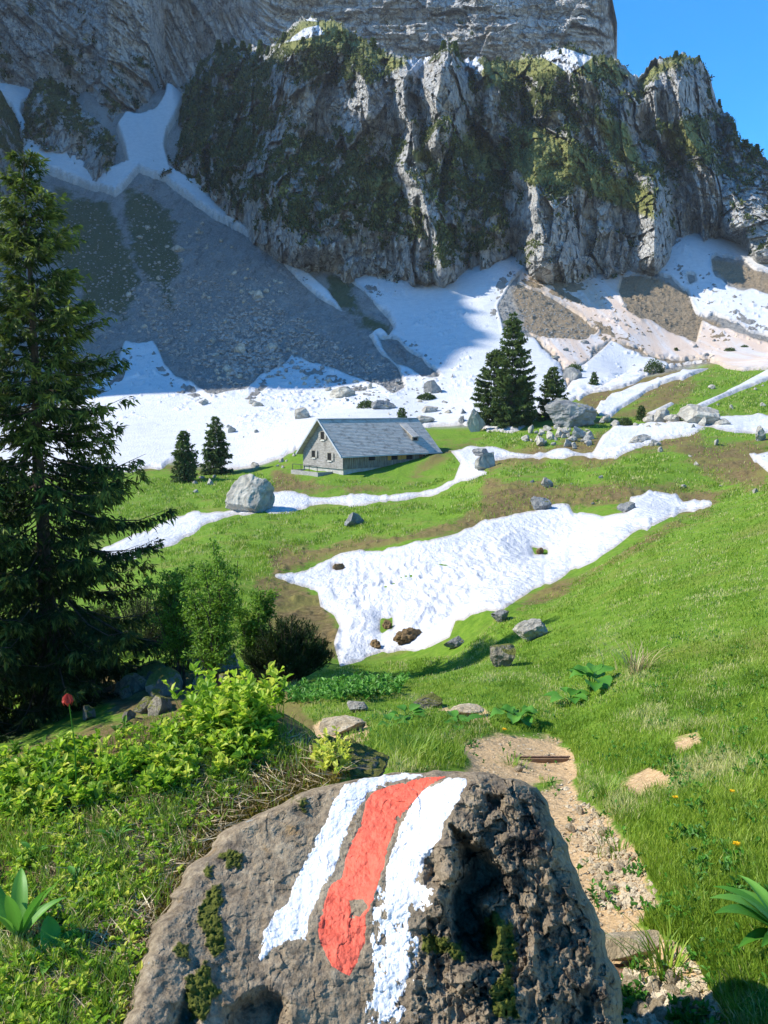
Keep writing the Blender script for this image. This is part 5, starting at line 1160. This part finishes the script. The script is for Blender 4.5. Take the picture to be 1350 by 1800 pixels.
grass_obj('grass', [(900,1300),(1480,1150),(1480,1900),(1150,1900),(1000,1400)], 38000, 5, .03, .08, .004, 'longer grass on the near part of the slope', pa, lambda a, b: np.clip(.1+1.3*vn(a/42, b/30, s=620), .04, 1), .18)
grass_obj('grass', [(600,1300),(840,1250),(890,1290),(815,1345),(700,1362)], 2600, 8, .05, .14, .005, 'long dark grass tufts left of the first path step', [PATH[0]], None, -.2, bend=.8)
MT = [(-60,1335),(0,1328),(120,1290),(250,1262),(360,1240),(480,1222),(540,1262),(600,1320),(655,1350),(560,1392),(430,1445),(330,1535),(262,1690),(235,1900),(-60,1950)]
grass_obj('grass', MT, 22000, 11, .02, .055, .0026, 'fine grass and moss on the left mound', [], lambda a, b: np.clip(.5+.9*vn(a/35, b/35, s=630), .1, 1)*np.clip(-(psd(BO, a, b)+4)/70, .06, 1), .16)
MID = [(200,850),(300,838),(440,832),(560,842),(760,850),(800,790),(860,755),(1000,770),(1040,700),(1240,645),(1400,610),(1400,860),(1240,890),(1100,880),(860,915),(600,965),(480,1010),(440,1150),(300,1180),(280,960),(200,900)]
grass_obj('grass', MID, 48000, 14, .05, .11, .004, 'turf tussocks on the meadow around the barn', [S_BASIN, S_RIBBON, S_LEDGE, S_SPOT, S_SLOPE, S_STREAK, S_STREAK2, [(520,740),(765,740),(765,800),(600,843),(520,835)]], lambda a, b: np.clip(.4+.9*vn(a/30, b/9, s=635), .05, 1)*(1-.85*sst(-8, 6, np.maximum.reduce([psd(q, a, b) for q in BROWN])+10*vn(a/14, b/6, s=636))), .12)
# --- leafy shoots
def shoots(name, poly, n, seed, hr, leaf, per, label, dens=None, tint=(.2,1.0), mat=None, stem=.0014, up=.5, kind='stuff'):
    px, py, x, y, z = sample(poly, n, seed, (), dens); rg = np.random.default_rng(seed+1); h = rg.uniform(*hr, n)*(1 if dens is None else 1)
    lean = rg.normal(size=(n,2))*.22*h[:,None]; f = rg.uniform(.25,1.0,(n,per)); f[:,0] = 1.0
    B = np.stack([x[:,None]+lean[:,:1]*f**1.3, y[:,None]+lean[:,1:]*f**1.3, z[:,None]+h[:,None]*f], -1).reshape(-1,3)
    a = rg.uniform(0, 6.283, n*per); D = unit(np.stack([np.cos(a), np.sin(a), rg.uniform(up-.3,up+.9,n*per)], -1)); U = unit(rg.normal(size=(n*per,3))*.35+np.array([-.25,-.1,1]))
    L = rg.uniform(*leaf, n*per)*(1.1-.25*f.ravel()); V, Fq = leaf_cards(B, D, U, L, L*rg.uniform(.42,.62,n*per))
    pt = np.repeat(rg.uniform(*tint, n), per); tn = np.clip(pt + rg.normal(size=n*per)*.12 + .18*(f.ravel()-.6), 0, 1)
    st = np.stack([x,y,z-.01],-1); tp = np.stack([x+lean[:,0],y+lean[:,1],z+h],-1); sx = np.stack([np.full(n,stem),0*x,0*x],-1); sy = sx[:,[1,0,2]]
    SV = np.stack([st-sx,st+sx,tp+sx*.4,tp-sx*.4,st-sy,st+sy,tp+sy*.4,tp-sy*.4],1).reshape(-1,3); k = np.arange(n)[:,None]*8+len(V)
    V = np.vstack([V,SV]); Fq = np.vstack([Fq,k+np.array([[0,1,2,3]]),k+np.array([[4,5,6,7]])])
    tn = np.concatenate([np.repeat(tn,7), np.full(8*n,.25)])
    tag(link(name, mesh_np(name, V, Fq, mat or M_LEAF, dict(tint=tn), smooth=False)), label, kind=kind)
TOPBAND = [(-40,1335),(60,1315),(120,1300),(200,1290),(300,1262),(400,1240),(480,1225),(505,1262),(480,1310),(420,1370),(300,1400),(150,1430),(-40,1450)]
shoots('low_plants', TOPBAND, 600, 21, (.015,.065), (.014,.036), 10, 'bright bilberry-like leafy shoots along the crest of the mound', lambda a, b: np.clip(.55+.8*vn(a/30, b/26, s=640), .08, 1)*np.where((a > 170) & (a < 260) & (b < 1345), .15, 1), (.0,.85))
shoots('low_plants', [(330,1275),(380,1235),(470,1220),(498,1262),(460,1300),(380,1310)], 75, 23, (.05,.17), (.024,.042), 15, 'tallest fresh green leafy shoots at the right end of the crest', None, (.3,.85))
shoots('low_plants', MT, 2300, 25, (.008,.032), (.008,.019), 6, 'small green herbs covering the left mound', lambda a, b: np.clip(.5+.9*vn(a/40, b/40, s=650), .08, 1)*np.clip(1.25-(a/420)-(b-1400)/1300, .05, 1)*np.clip(-(psd(BO, a, b)+4)/80, .08, 1), (.1,.95))
shoots('low_plants', RS, 2200, 27, (.015,.05), (.012,.03), 6, 'small broad-leaved herbs scattered through the meadow grass', lambda a, b: np.clip(vn(a/36, b/22, s=660)*1.5, .02, 1)*np.where(b > 1100, 1, .5), (.1,.6), mat=M_BROAD)
shoots('low_plants', [(505,1215),(600,1205),(720,1195),(700,1225),(560,1240),(505,1240)], 420, 29, (.06,.16), (.05,.10), 5, 'patch of round leaves beyond the mound crest', None, (.3,.9), mat=M_BROAD)
shoots('low_plants', [(525,1345),(560,1318),(640,1325),(655,1352),(600,1372)], 42, 31, (.02,.06), (.016,.028), 9, 'cream and pale green leaf rosettes behind the painted boulder', None, (.95,1.0))
# dry stalks and litter lying on the mound
def litter():
    px, py, x, y, z = sample([(150,1400),(520,1290),(640,1350),(430,1440),(330,1530),(262,1690),(235,1900),(-60,1900),(60,1560)], 6500, 41); rg = np.random.default_rng(42); n = len(x)
    a = rg.uniform(0,6.283,n); D = np.stack([np.cos(a),np.sin(a),rg.uniform(-.1,.35,n)],-1); V, Fq = cards(np.stack([x,y,z+.006],-1), D, rg.uniform(.02,.09,n), rg.uniform(.001,.003,n), rg)
    tag(link('dry_grass', mesh_np('dry_grass', V, Fq, M_DRY, dict(tint=np.repeat(rg.random(n),4)), smooth=False)), 'dry straw and litter between the plants of the mound', kind='stuff')
litter()
def moss_cushions():
    px, py, x, y, z = sample([(480,1300),(650,1352),(560,1392),(430,1445),(330,1535),(262,1690),(235,1900),(100,1900),(180,1650),(300,1450),(400,1370)], 16000, 45); rg = np.random.default_rng(46); n = len(x)
    D = rg.normal(size=(n,3))*.5+np.array([0,0,1]); V, Fq = cards(np.stack([x,y,z],-1), D, rg.uniform(.006,.016,n), rg.uniform(.003,.007,n), rg)
    t = NT('moss_tips', .9, .1); m = t.leafy(t.ramp(t.attr('tint'), [(0,(.06,.06,.012)),(.5,(.16,.13,.02)),(1,(.30,.20,.04))]), .2)
    tag(link('moss', mesh_np('moss', V, Fq, m, dict(tint=np.repeat(np.clip(.5+.5*fbm(x/.05,y/.05,s=670)+rg.normal(size=n)*.15,0,1),4)), smooth=False)), 'olive and rusty moss bordering the painted boulder', kind='stuff')
moss_cushions()

# --- loose stones: scree rubble, path gravel
def stones(name, polys, ns, sizes, seed, mat, label, avoid=(), sink=.3, flat=.7, power=3.0):
    V0, F0_ = ico(1); V0 = np.array(V0); F0_ = np.array(F0_); allV, allF = [], []; k = 0
    for poly, n, (s0, s1) in zip(polys, ns, sizes):
        px, py, x, y, z = sample(poly, n, seed, avoid); rg = np.random.default_rng(seed+1); s = s0+(s1-s0)*rg.random(n)**power; seed += 7
        sh = rg.uniform(.6,1.1,(n,1,3))*np.array([1,1,flat]); v = V0[None]*sh*(1+.22*rg.normal(size=(n,len(V0),1))); a = rg.uniform(0,6.283,n)
        ca, sa = np.cos(a)[:,None], np.sin(a)[:,None]; v = np.stack([v[...,0]*ca-v[...,1]*sa, v[...,0]*sa+v[...,1]*ca, v[...,2]], -1)*s[:,None,None]*.5
        v += np.stack([x,y,z+s*.5*flat*(1-2*sink)],-1)[:,None]; allV.append(v.reshape(-1,3)); allF.append((F0_[None]+np.arange(n)[:,None,None]*len(V0)).reshape(-1,3)+k); k += n*len(V0)
    tag(link(name, mesh_np(name, np.vstack(allV), np.vstack(allF), mat, smooth=False)), label, kind='stuff')
M_SCR = rock_material('scree_stone', (.15,.15,.15), (.27,.27,.265), (.42,.42,.41)); M_SCT = rock_material('tan_scree_stone', (.14,.11,.08), (.26,.21,.15), (.40,.34,.27))
FAN = [(120,330),(215,400),(250,310),(300,350),(420,440),(600,600),(750,668),(700,690),(560,640),(500,620),(430,685),(330,665),(265,602),(220,604),(120,700),(60,600)]
stones('rubble', [FAN, [(220,500),(400,480),(640,640),(440,670),(300,630)], [(370,560),(470,540),(500,640),(400,670)]], [5200, 2600, 900], [(.25,1.3),(.3,1.7),(.4,2.2)], 101, M_SCR, 'countless grey stones of the shaded scree fan', power=3.5)
stones('rubble', [CONE_GREY, [(875,560),(1060,600),(1080,680),(960,620)], [(480,640),(720,690),(840,720),(820,748),(560,700)]], [1500, 350, 420], [(.15,.6),(.2,.9),(.2,.9)], 131, M_SCR, 'grey rubble cone under the cliff right of the spruces')
stones('rubble', CONE_TAN+[[(1040,500),(1120,520),(1230,600),(1160,610),(1060,580)]], [1400, 500, 300], [(.15,.6),(.15,.6),(.2,.9)], 151, M_SCT, 'tan rubble cones on the right')
GP = PATH[0]; TB = [(560,1395),(430,1450)]
stones('gravel', [GP, [(1085,1715),(1240,1725),(1290,1810),(1085,1810)], [(985,1380),(1060,1440),(1160,1600),(1060,1600)]], [3600, 500, 900], [(.004,.028),(.010,.045),(.005,.045)], 171, M_STONE, 'loose tan gravel of the hiking path', sink=.3)
RVS = [rock_mesh('path_stone', 800+i, M_STONE, 3, cuts=12, rough=.08, shape=(1,.8,.5)) for i in range(4)]
for i in range(44):
    bx = [(1100,1725,1260,1800),(1000,1400,1120,1600),(900,1340,990,1365)][0 if i < 26 else (1 if i < 40 else 2)]
    px, py = random.uniform(bx[0], bx[2]), random.uniform(bx[1], bx[3])
    if psd(GP, np.array([px]), np.array([py]))[0] < 3: continue
    sz = random.uniform(18, 46) if i < 26 else random.uniform(8, 26)
    o = put_rock('path_stone', RVS[i % 4], px, py, sz, sz*.6, sink=.3)
    tag(o, *(('angular tan stone in the gravel behind the lower step edge', 'stone', 'stones at the lower step') if i < 26 else ('tan stone embedded in the earthen path beside the boulder', 'stone', 'stones in the path')))
# --- steps of the path
M_PLANK = board_mat('step_plank', (2,9,9), (.22,.13,.075), (.10,.06,.035), (.36,.24,.15)); t_ = NT('rusty_rod', .7, .3); M_ROD = t_.done(t_.ramp(t_.noise(t_.obj(), 60, 4), [(.3,(.10,.05,.03)),(.7,(.25,.16,.11))]))
def step(px0, px1, py, label, th):
    ax, ay, az = at_ground(px0, py); bx, by, bz = [float(v) for v in unproj(px1, py, ay)]; w = bx-ax
    rt = empty('path_step', ((ax+bx)/2, ay, az)); tag(rt, label, 'step')
    g = MB(); g.box((-w/2, -.02, -.02-th), (w/2, .03, .0)); g.box((-w/2-.02,-.035,-.02-th),(-w/2+.03,.04,.012)); g.build('riser', M_PLANK, rt)
    rr = np.linspace(-w/2-.01, w/2+.01, 90); V, Fq = tube(np.column_stack([rr, 0*rr, 0*rr+.010]), .007+.0022*(np.arange(90) % 3 == 0), 8); link('rod', mesh_np('rod', V, Fq, M_ROD), rt)
step(905, 1000, 1332, 'upper path step with ribbed iron rod along a wooden riser', .08)
step(1085, 1236, 1716, 'lower path step with ribbed iron edge beside the painted boulder', .10)
fs = rock_mesh('flat_stone', 900, M_STONE, 4, cuts=8, rough=.04, shape=(1,.6,.16)); tag(put_rock('flat_stone', fs, 1125, 1700, 150, 40, rz=.1, sink=.3), 'smooth tan slab lying just above the lower path step', 'stone')

# --- individual plants
def big_leaf(base, az, L, W, rise, droop, mat_t, nseg=9, wave=.0, seed=0, cup=.2):
    s = np.linspace(0, 1, nseg); r = L*s; zz = L*(rise*s-droop*s**2.2); wd = W*np.sin(np.pi*np.clip(s,.0,1)**.75)**.8; wd[0] = W*.06; wd[-1] = 0.002
    D = np.array([math.cos(az), math.sin(az)]); S = np.array([-D[1], D[0]]); rows = []
    for j, q in enumerate((-1,-.5,0,.5,1)):
        off = wd*.5*q; rows.append(np.column_stack([base[0]+D[0]*r+S[0]*off, base[1]+D[1]*r+S[1]*off, base[2]+zz+abs(q)*wd*cup+wave*np.sin(s*11+q*2+seed)*abs(q)]))
    V = np.stack(rows, 1).reshape(-1,3); return V, grid_faces(nseg, 5)
def rosette(name, px, py, Y, n, L, W, rise, droop, label, cat, seed, stem=0.0, round_=False, tints=(.3,.8), az=None, wave=.0, cup=.2, prt='leaf'):
    rg = np.random.default_rng(seed); x, y, z = at_ground(px, py, Y); rt = empty(name, (x, y, z)); tag(rt, label, cat); st = []
    for i in range(n):
        a = (rg.uniform(*az) if az else i*2.4+rg.uniform(-.3,.3)); l = L*rg.uniform(.65,1.15); b = np.array([0,0,0.])
        if stem:
            h = stem*rg.uniform(.4,1.1); q = stem*rg.uniform(.2,1.3); b = np.array([math.cos(a)*q, math.sin(a)*q, h]); st.append(tube(np.array([[0,0,-.02],b*np.array([.5,.5,.75]),b]), [.006,.005,.004], 5))
        V, Fq = big_leaf(b, a, l, W*l/L*rg.uniform(.85,1.15), rise*rg.uniform(.6,1.3), droop*rg.uniform(.7,1.3), None, wave=wave, seed=i, cup=cup)
        link(prt, mesh_np(prt, V, Fq, M_BROAD, dict(tint=np.full(len(V), rg.uniform(*tints)))), rt)
    if st: V, Fq = join(st); link('stem', mesh_np('stem', V, Fq, M_BROAD, dict(tint=np.full(len(V),.3))), rt)
    return rt
rosette('broadleaf_plant', 1040, 1215, None, 12, .26, .24, .35, .30, 'large-leaved green plant on the slope above the upper step', 'plant', 301, stem=.20, wave=.01)
rosette('broadleaf_plant', 1002, 1238, None, 7, .18, .16, .25, .25, 'smaller broad-leaved plant just left of the large-leaved one', 'plant', 302, stem=.10)
rosette('broadleaf_plant', 908, 1270, None, 11, .20, .17, .30, .30, 'broad-leaved plant with ragged leaves at the path bend', 'plant', 303, stem=.12, wave=.012)
rosette('broadleaf_plant', 805, 1278, None, 7, .16, .12, .4, .3, 'small dark leafy plant left of the path bend', 'plant', 304, stem=.08)
rosette('broadleaf_plant', 715, 1262, None, 8, .15, .12, .3, .3, 'leafy plant beside the brown stump-like stone', 'plant', 305, stem=.08)
rosette('broadleaf_plant', 690, 1275, None, 8, .14, .10, .3, .3, 'low leafy plant left of the stump-like stone', 'plant', 306, stem=.05)
rosette('long_leaved_plant', 34, 1655, None, 11, .105, .026, 1.7, .5, 'long-leaved rosette at the lower left corner of the mound', 'plant', 311, tints=(.5,1.0), cup=.25)
rosette('long_leaved_plant', 95, 1690, None, 5, .07, .034, .9, .5, 'small oval-leaved rosette right of the long-leaved one', 'plant', 312, tints=(.5,.95))
rosette('long_leaved_plant', 1400, 1585, 1.95, 8, .21, .048, .95, .60, 'tall curved-leaf plant reaching in from the right edge', 'plant', 313, tints=(.25,.9), az=(1.9,4.3), cup=.3)
for i, (px, py) in enumerate([(150,1510),(135,1560),(95,1440),(200,1480),(60,1510),(110,1620)]):
    rosette('small_herb', px, py, None, 7, .028, .012, .7, .3, ['star-leaved herb', 'lobed-leaf herb', 'dark star-leaved herb', 'pale star-leaved herb', 'small star-leaved herb near the left edge', 'star-leaved herb just above the oval-leaved rosette'][i] + ['  in the upper middle of the mound',' left of the bare litter on the mound',' below the leafy crest',' nearest the boulder shoulder','',''][i].replace('  ',' '), 'herb', 320+i, tints=(.2,.6), stem=.02)
def tuft(px, py, n, H, wd, label, seed, dry=False, spread=.06, name='grass_tuft', Y=None):
    rg = np.random.default_rng(seed); x, y, z = at_ground(px, py, Y); bx = rg.normal(size=n)*spread*.4; by = rg.normal(size=n)*spread*.4; V = []; Fs = []
    for i in range(n):
        a = math.atan2(by[i], bx[i])+rg.normal()*.5; h = H*rg.uniform(.5,1.1); s = np.linspace(0,1,6); o = h*rg.uniform(.3,.95)
        P = np.column_stack([bx[i]+math.cos(a)*o*s**1.6, by[i]+math.sin(a)*o*s**1.6, h*(s-.28*s**3)-.01]); S = np.array([-math.sin(a),math.cos(a),0])*wd*.5; w = (1-s**2)[:,None]+.04
        V.append(np.stack([P-S*w,P+S*w],1).reshape(-1,3)); Fs.append(np.array([[2*k,2*k+1,2*k+3,2*k+2] for k in range(5)])+i*12)
    me = mesh_np(name, np.vstack(V), np.vstack(Fs), M_DRY if dry else M_GRASS, dict(tint=np.repeat(rg.uniform(.15,.7,n),12)), smooth=False)
    tag(link(name, me, loc=(x,y,z)), label, 'grass tuft')
tuft(1175, 1710, 90, .16, .006, 'grass tuft overhanging the lower path step', 401, spread=.10)
tuft(1065, 1400, 110, .15, .005, 'bushy grass tuft on the right edge of the path below the dirt patch', 402, spread=.08)
tuft(900, 1345, 70, .10, .006, 'short green tuft at the left end of the upper step', 403, spread=.12)
tuft(1120, 1180, 80, .42, .008, 'tall straw-coloured tuft right of the large-leaved plant', 404, dry=True, spread=.25)
tuft(720, 1330, 120, .20, .008, 'long-bladed dark grass tuft directly behind the painted boulder', 405, spread=.16)
tuft(1090, 1500, 70, .10, .005, 'leafy grass tuft where the path bends near the boulder', 406, spread=.12)
tuft(275, 1262, 5, .16, .003, 'few tall thin blades standing up from the mound crest', 407, spread=.1)
# yellow flowers
t_ = NT('yellow_petals', .6, .2); M_YEL = t_.leafy((.80,.50,.01), .3); M_WHF = NT('white_petals', .6).done((.75,.75,.70)); t_ = NT('red_petals', .6, .2); M_REDF = t_.leafy((.42,.05,.035), .35)
def flower(px, py, rad, H, mat, label, seed, petals=26, Y=None, name='flower', ptilt=.35):
    rg = np.random.default_rng(seed); x, y, z = at_ground(px, py, Y); rt = empty(name, (x, y, z)); tag(rt, label, 'flower')
    lean = rg.normal(size=2)*.015; P = np.array([[0,0,-.02],[lean[0]*.4,lean[1]*.4,H*.6],[lean[0],lean[1],H]]); V, Fq = tube(P, [.0018,.0015,.0012], 5)
    link('stem', mesh_np('stem', V, Fq, M_BROAD, dict(tint=np.full(len(V),.4))), rt); n = petals; a = np.arange(n)*2.4; rr = rad*(.55+.45*rg.random(n))
    D = unit(np.stack([np.cos(a),np.sin(a),rg.uniform(0,2*ptilt,n)+.02],-1)); V, Fq = leaf_cards(np.tile(P[-1],(n,1)), D, np.tile([0,0,1.],(n,1))+.01*rg.normal(size=(n,3)), rr, rr*.38)
    link('petals', mesh_np('petals', V, Fq, mat, smooth=False), rt); c = rg.normal(size=(1,3)); V, Fq = ICO[2]; link('centre', mesh_np('centre', V*rad*.22+P[-1], Fq, mat), rt)
flower(1193, 1418, .018, .045, M_YEL, 'yellow dandelion-like flower nearest the path', 501)
flower(1285, 1408, .016, .045, M_YEL, 'highest yellow flower on the right slope', 502)
flower(1314, 1455, .015, .045, M_YEL, 'yellow flower lower right of the highest one', 503)
flower(1293, 1502, .018, .045, M_YEL, 'large yellow flower above the curved-leaf plant', 504)
flower(882, 1290, .03, .05, M_YEL, 'tiny yellow flower at the path bend', 505)
flower(127, 1296, .014, .075, M_WHF, 'small white blossom beside the red drooping flower', 506, petals=18)
def red_flower():
    x, y, z = [float(v) for v in unproj(116, 1298, 1.95)]; z = float(gz(x, 1.95)[0]); rt = empty('flower', (x, y, z)); tag(rt, 'drooping dark red blossom on the mound crest before the spruce trunk', 'flower')
    tx, ty, tz = [float(v) for v in unproj(118, 1218, 1.95)]; top = np.array([tx-x, 0, tz-z]); P = np.array([[.02,0,-.02],[.022,0,top[2]*.55],[.012,0,top[2]*.95],[top[0],0,top[2]]]); V, Fq = tube(P, [.0018,.0016,.0013,.001], 5)
    link('stem', mesh_np('stem', V, Fq, M_BROAD, dict(tint=np.full(len(V),.5))), rt)
    for i, a in enumerate((0, 1.3, 2.6, 3.9, 5.1)):
        V, Fq = leaf_cards(np.array([top]), unit(np.array([[math.cos(a)*.35, math.sin(a)*.35, -1.0]])), unit(np.array([[math.cos(a), math.sin(a), .3]])), np.array([.036]), np.array([.015]), .35); link('petal', mesh_np('petal', V, Fq, M_REDF, smooth=False), rt)
red_flower()

# ================================================================== scrub on the cliffs
def scrub():
    rg = np.random.default_rng(700); bb = []; tt = []
    for i, (V, vg, md, sn) in enumerate(CLV):
        n = (14000, 1500, 1200, 2500)[i]; ok = np.where((vg > .42) & (sn < -3) & ((md < 2) | (rg.random(len(vg)) < .25)))[0]
        if len(ok) == 0: continue
        k = rg.choice(ok, min(n, len(ok))); bb.append(V[k]+rg.normal(size=(len(k),3))*.25); tt.append(np.clip(.35+.5*fbm(V[k,0]/9, V[k,2]/9, s=701)+rg.normal(size=len(k))*.2+.3*(md[k] > -6), 0, 1))
    B = np.vstack(bb); t_ = np.concatenate(tt); n = len(B); m = 5; sz = rg.uniform(.5, 1.6, n)**1.3
    P = (B[:,None]+rg.normal(size=(n,m,3))*sz[:,None,None]*.28).reshape(-1,3); D = rg.normal(size=(n*m,3))+np.array([-.2,-.5,.9])
    V, Fq = cards(P, D, np.repeat(sz,m)*rg.uniform(.5,1.2,n*m), np.repeat(sz,m)*rg.uniform(.3,.6,n*m), rg)
    t = NT('cliff_scrub', .9, .1); mt = t.leafy(t.ramp(t.attr('tint'), [(0,(.025,.042,.014)),(.5,(.075,.10,.03)),(1,(.26,.27,.09))]), .2)
    tag(link('scrub', mesh_np('scrub', V, Fq, mt, dict(tint=np.repeat(np.clip(np.repeat(t_,m)+rg.normal(size=n*m)*.1,0,1),4)), smooth=False)), 'dwarf scrub and grass tufts growing over the cliff ledges', kind='stuff')
scrub()
# ================================================================== AIR
t = bpy.data.materials.new('thin_haze'); t.use_nodes = True; nt = t.node_tree; nt.nodes.clear()
pv = nt.nodes.new('ShaderNodeVolumePrincipled'); pv.inputs['Color'].default_value = (.80,.88,1,1); pv.inputs['Density'].default_value = .00010; pv.inputs['Anisotropy'].default_value = .3
mo = nt.nodes.new('ShaderNodeOutputMaterial'); nt.links.new(pv.outputs[0], mo.inputs['Volume'])
g = MB(); lo_z = float(GZ.min())-1.0
g.box((-3100,-25,lo_z-25),(3100,1000,520)); tag(g.build('haze', t), 'thin bluish mountain air', kind='stuff')
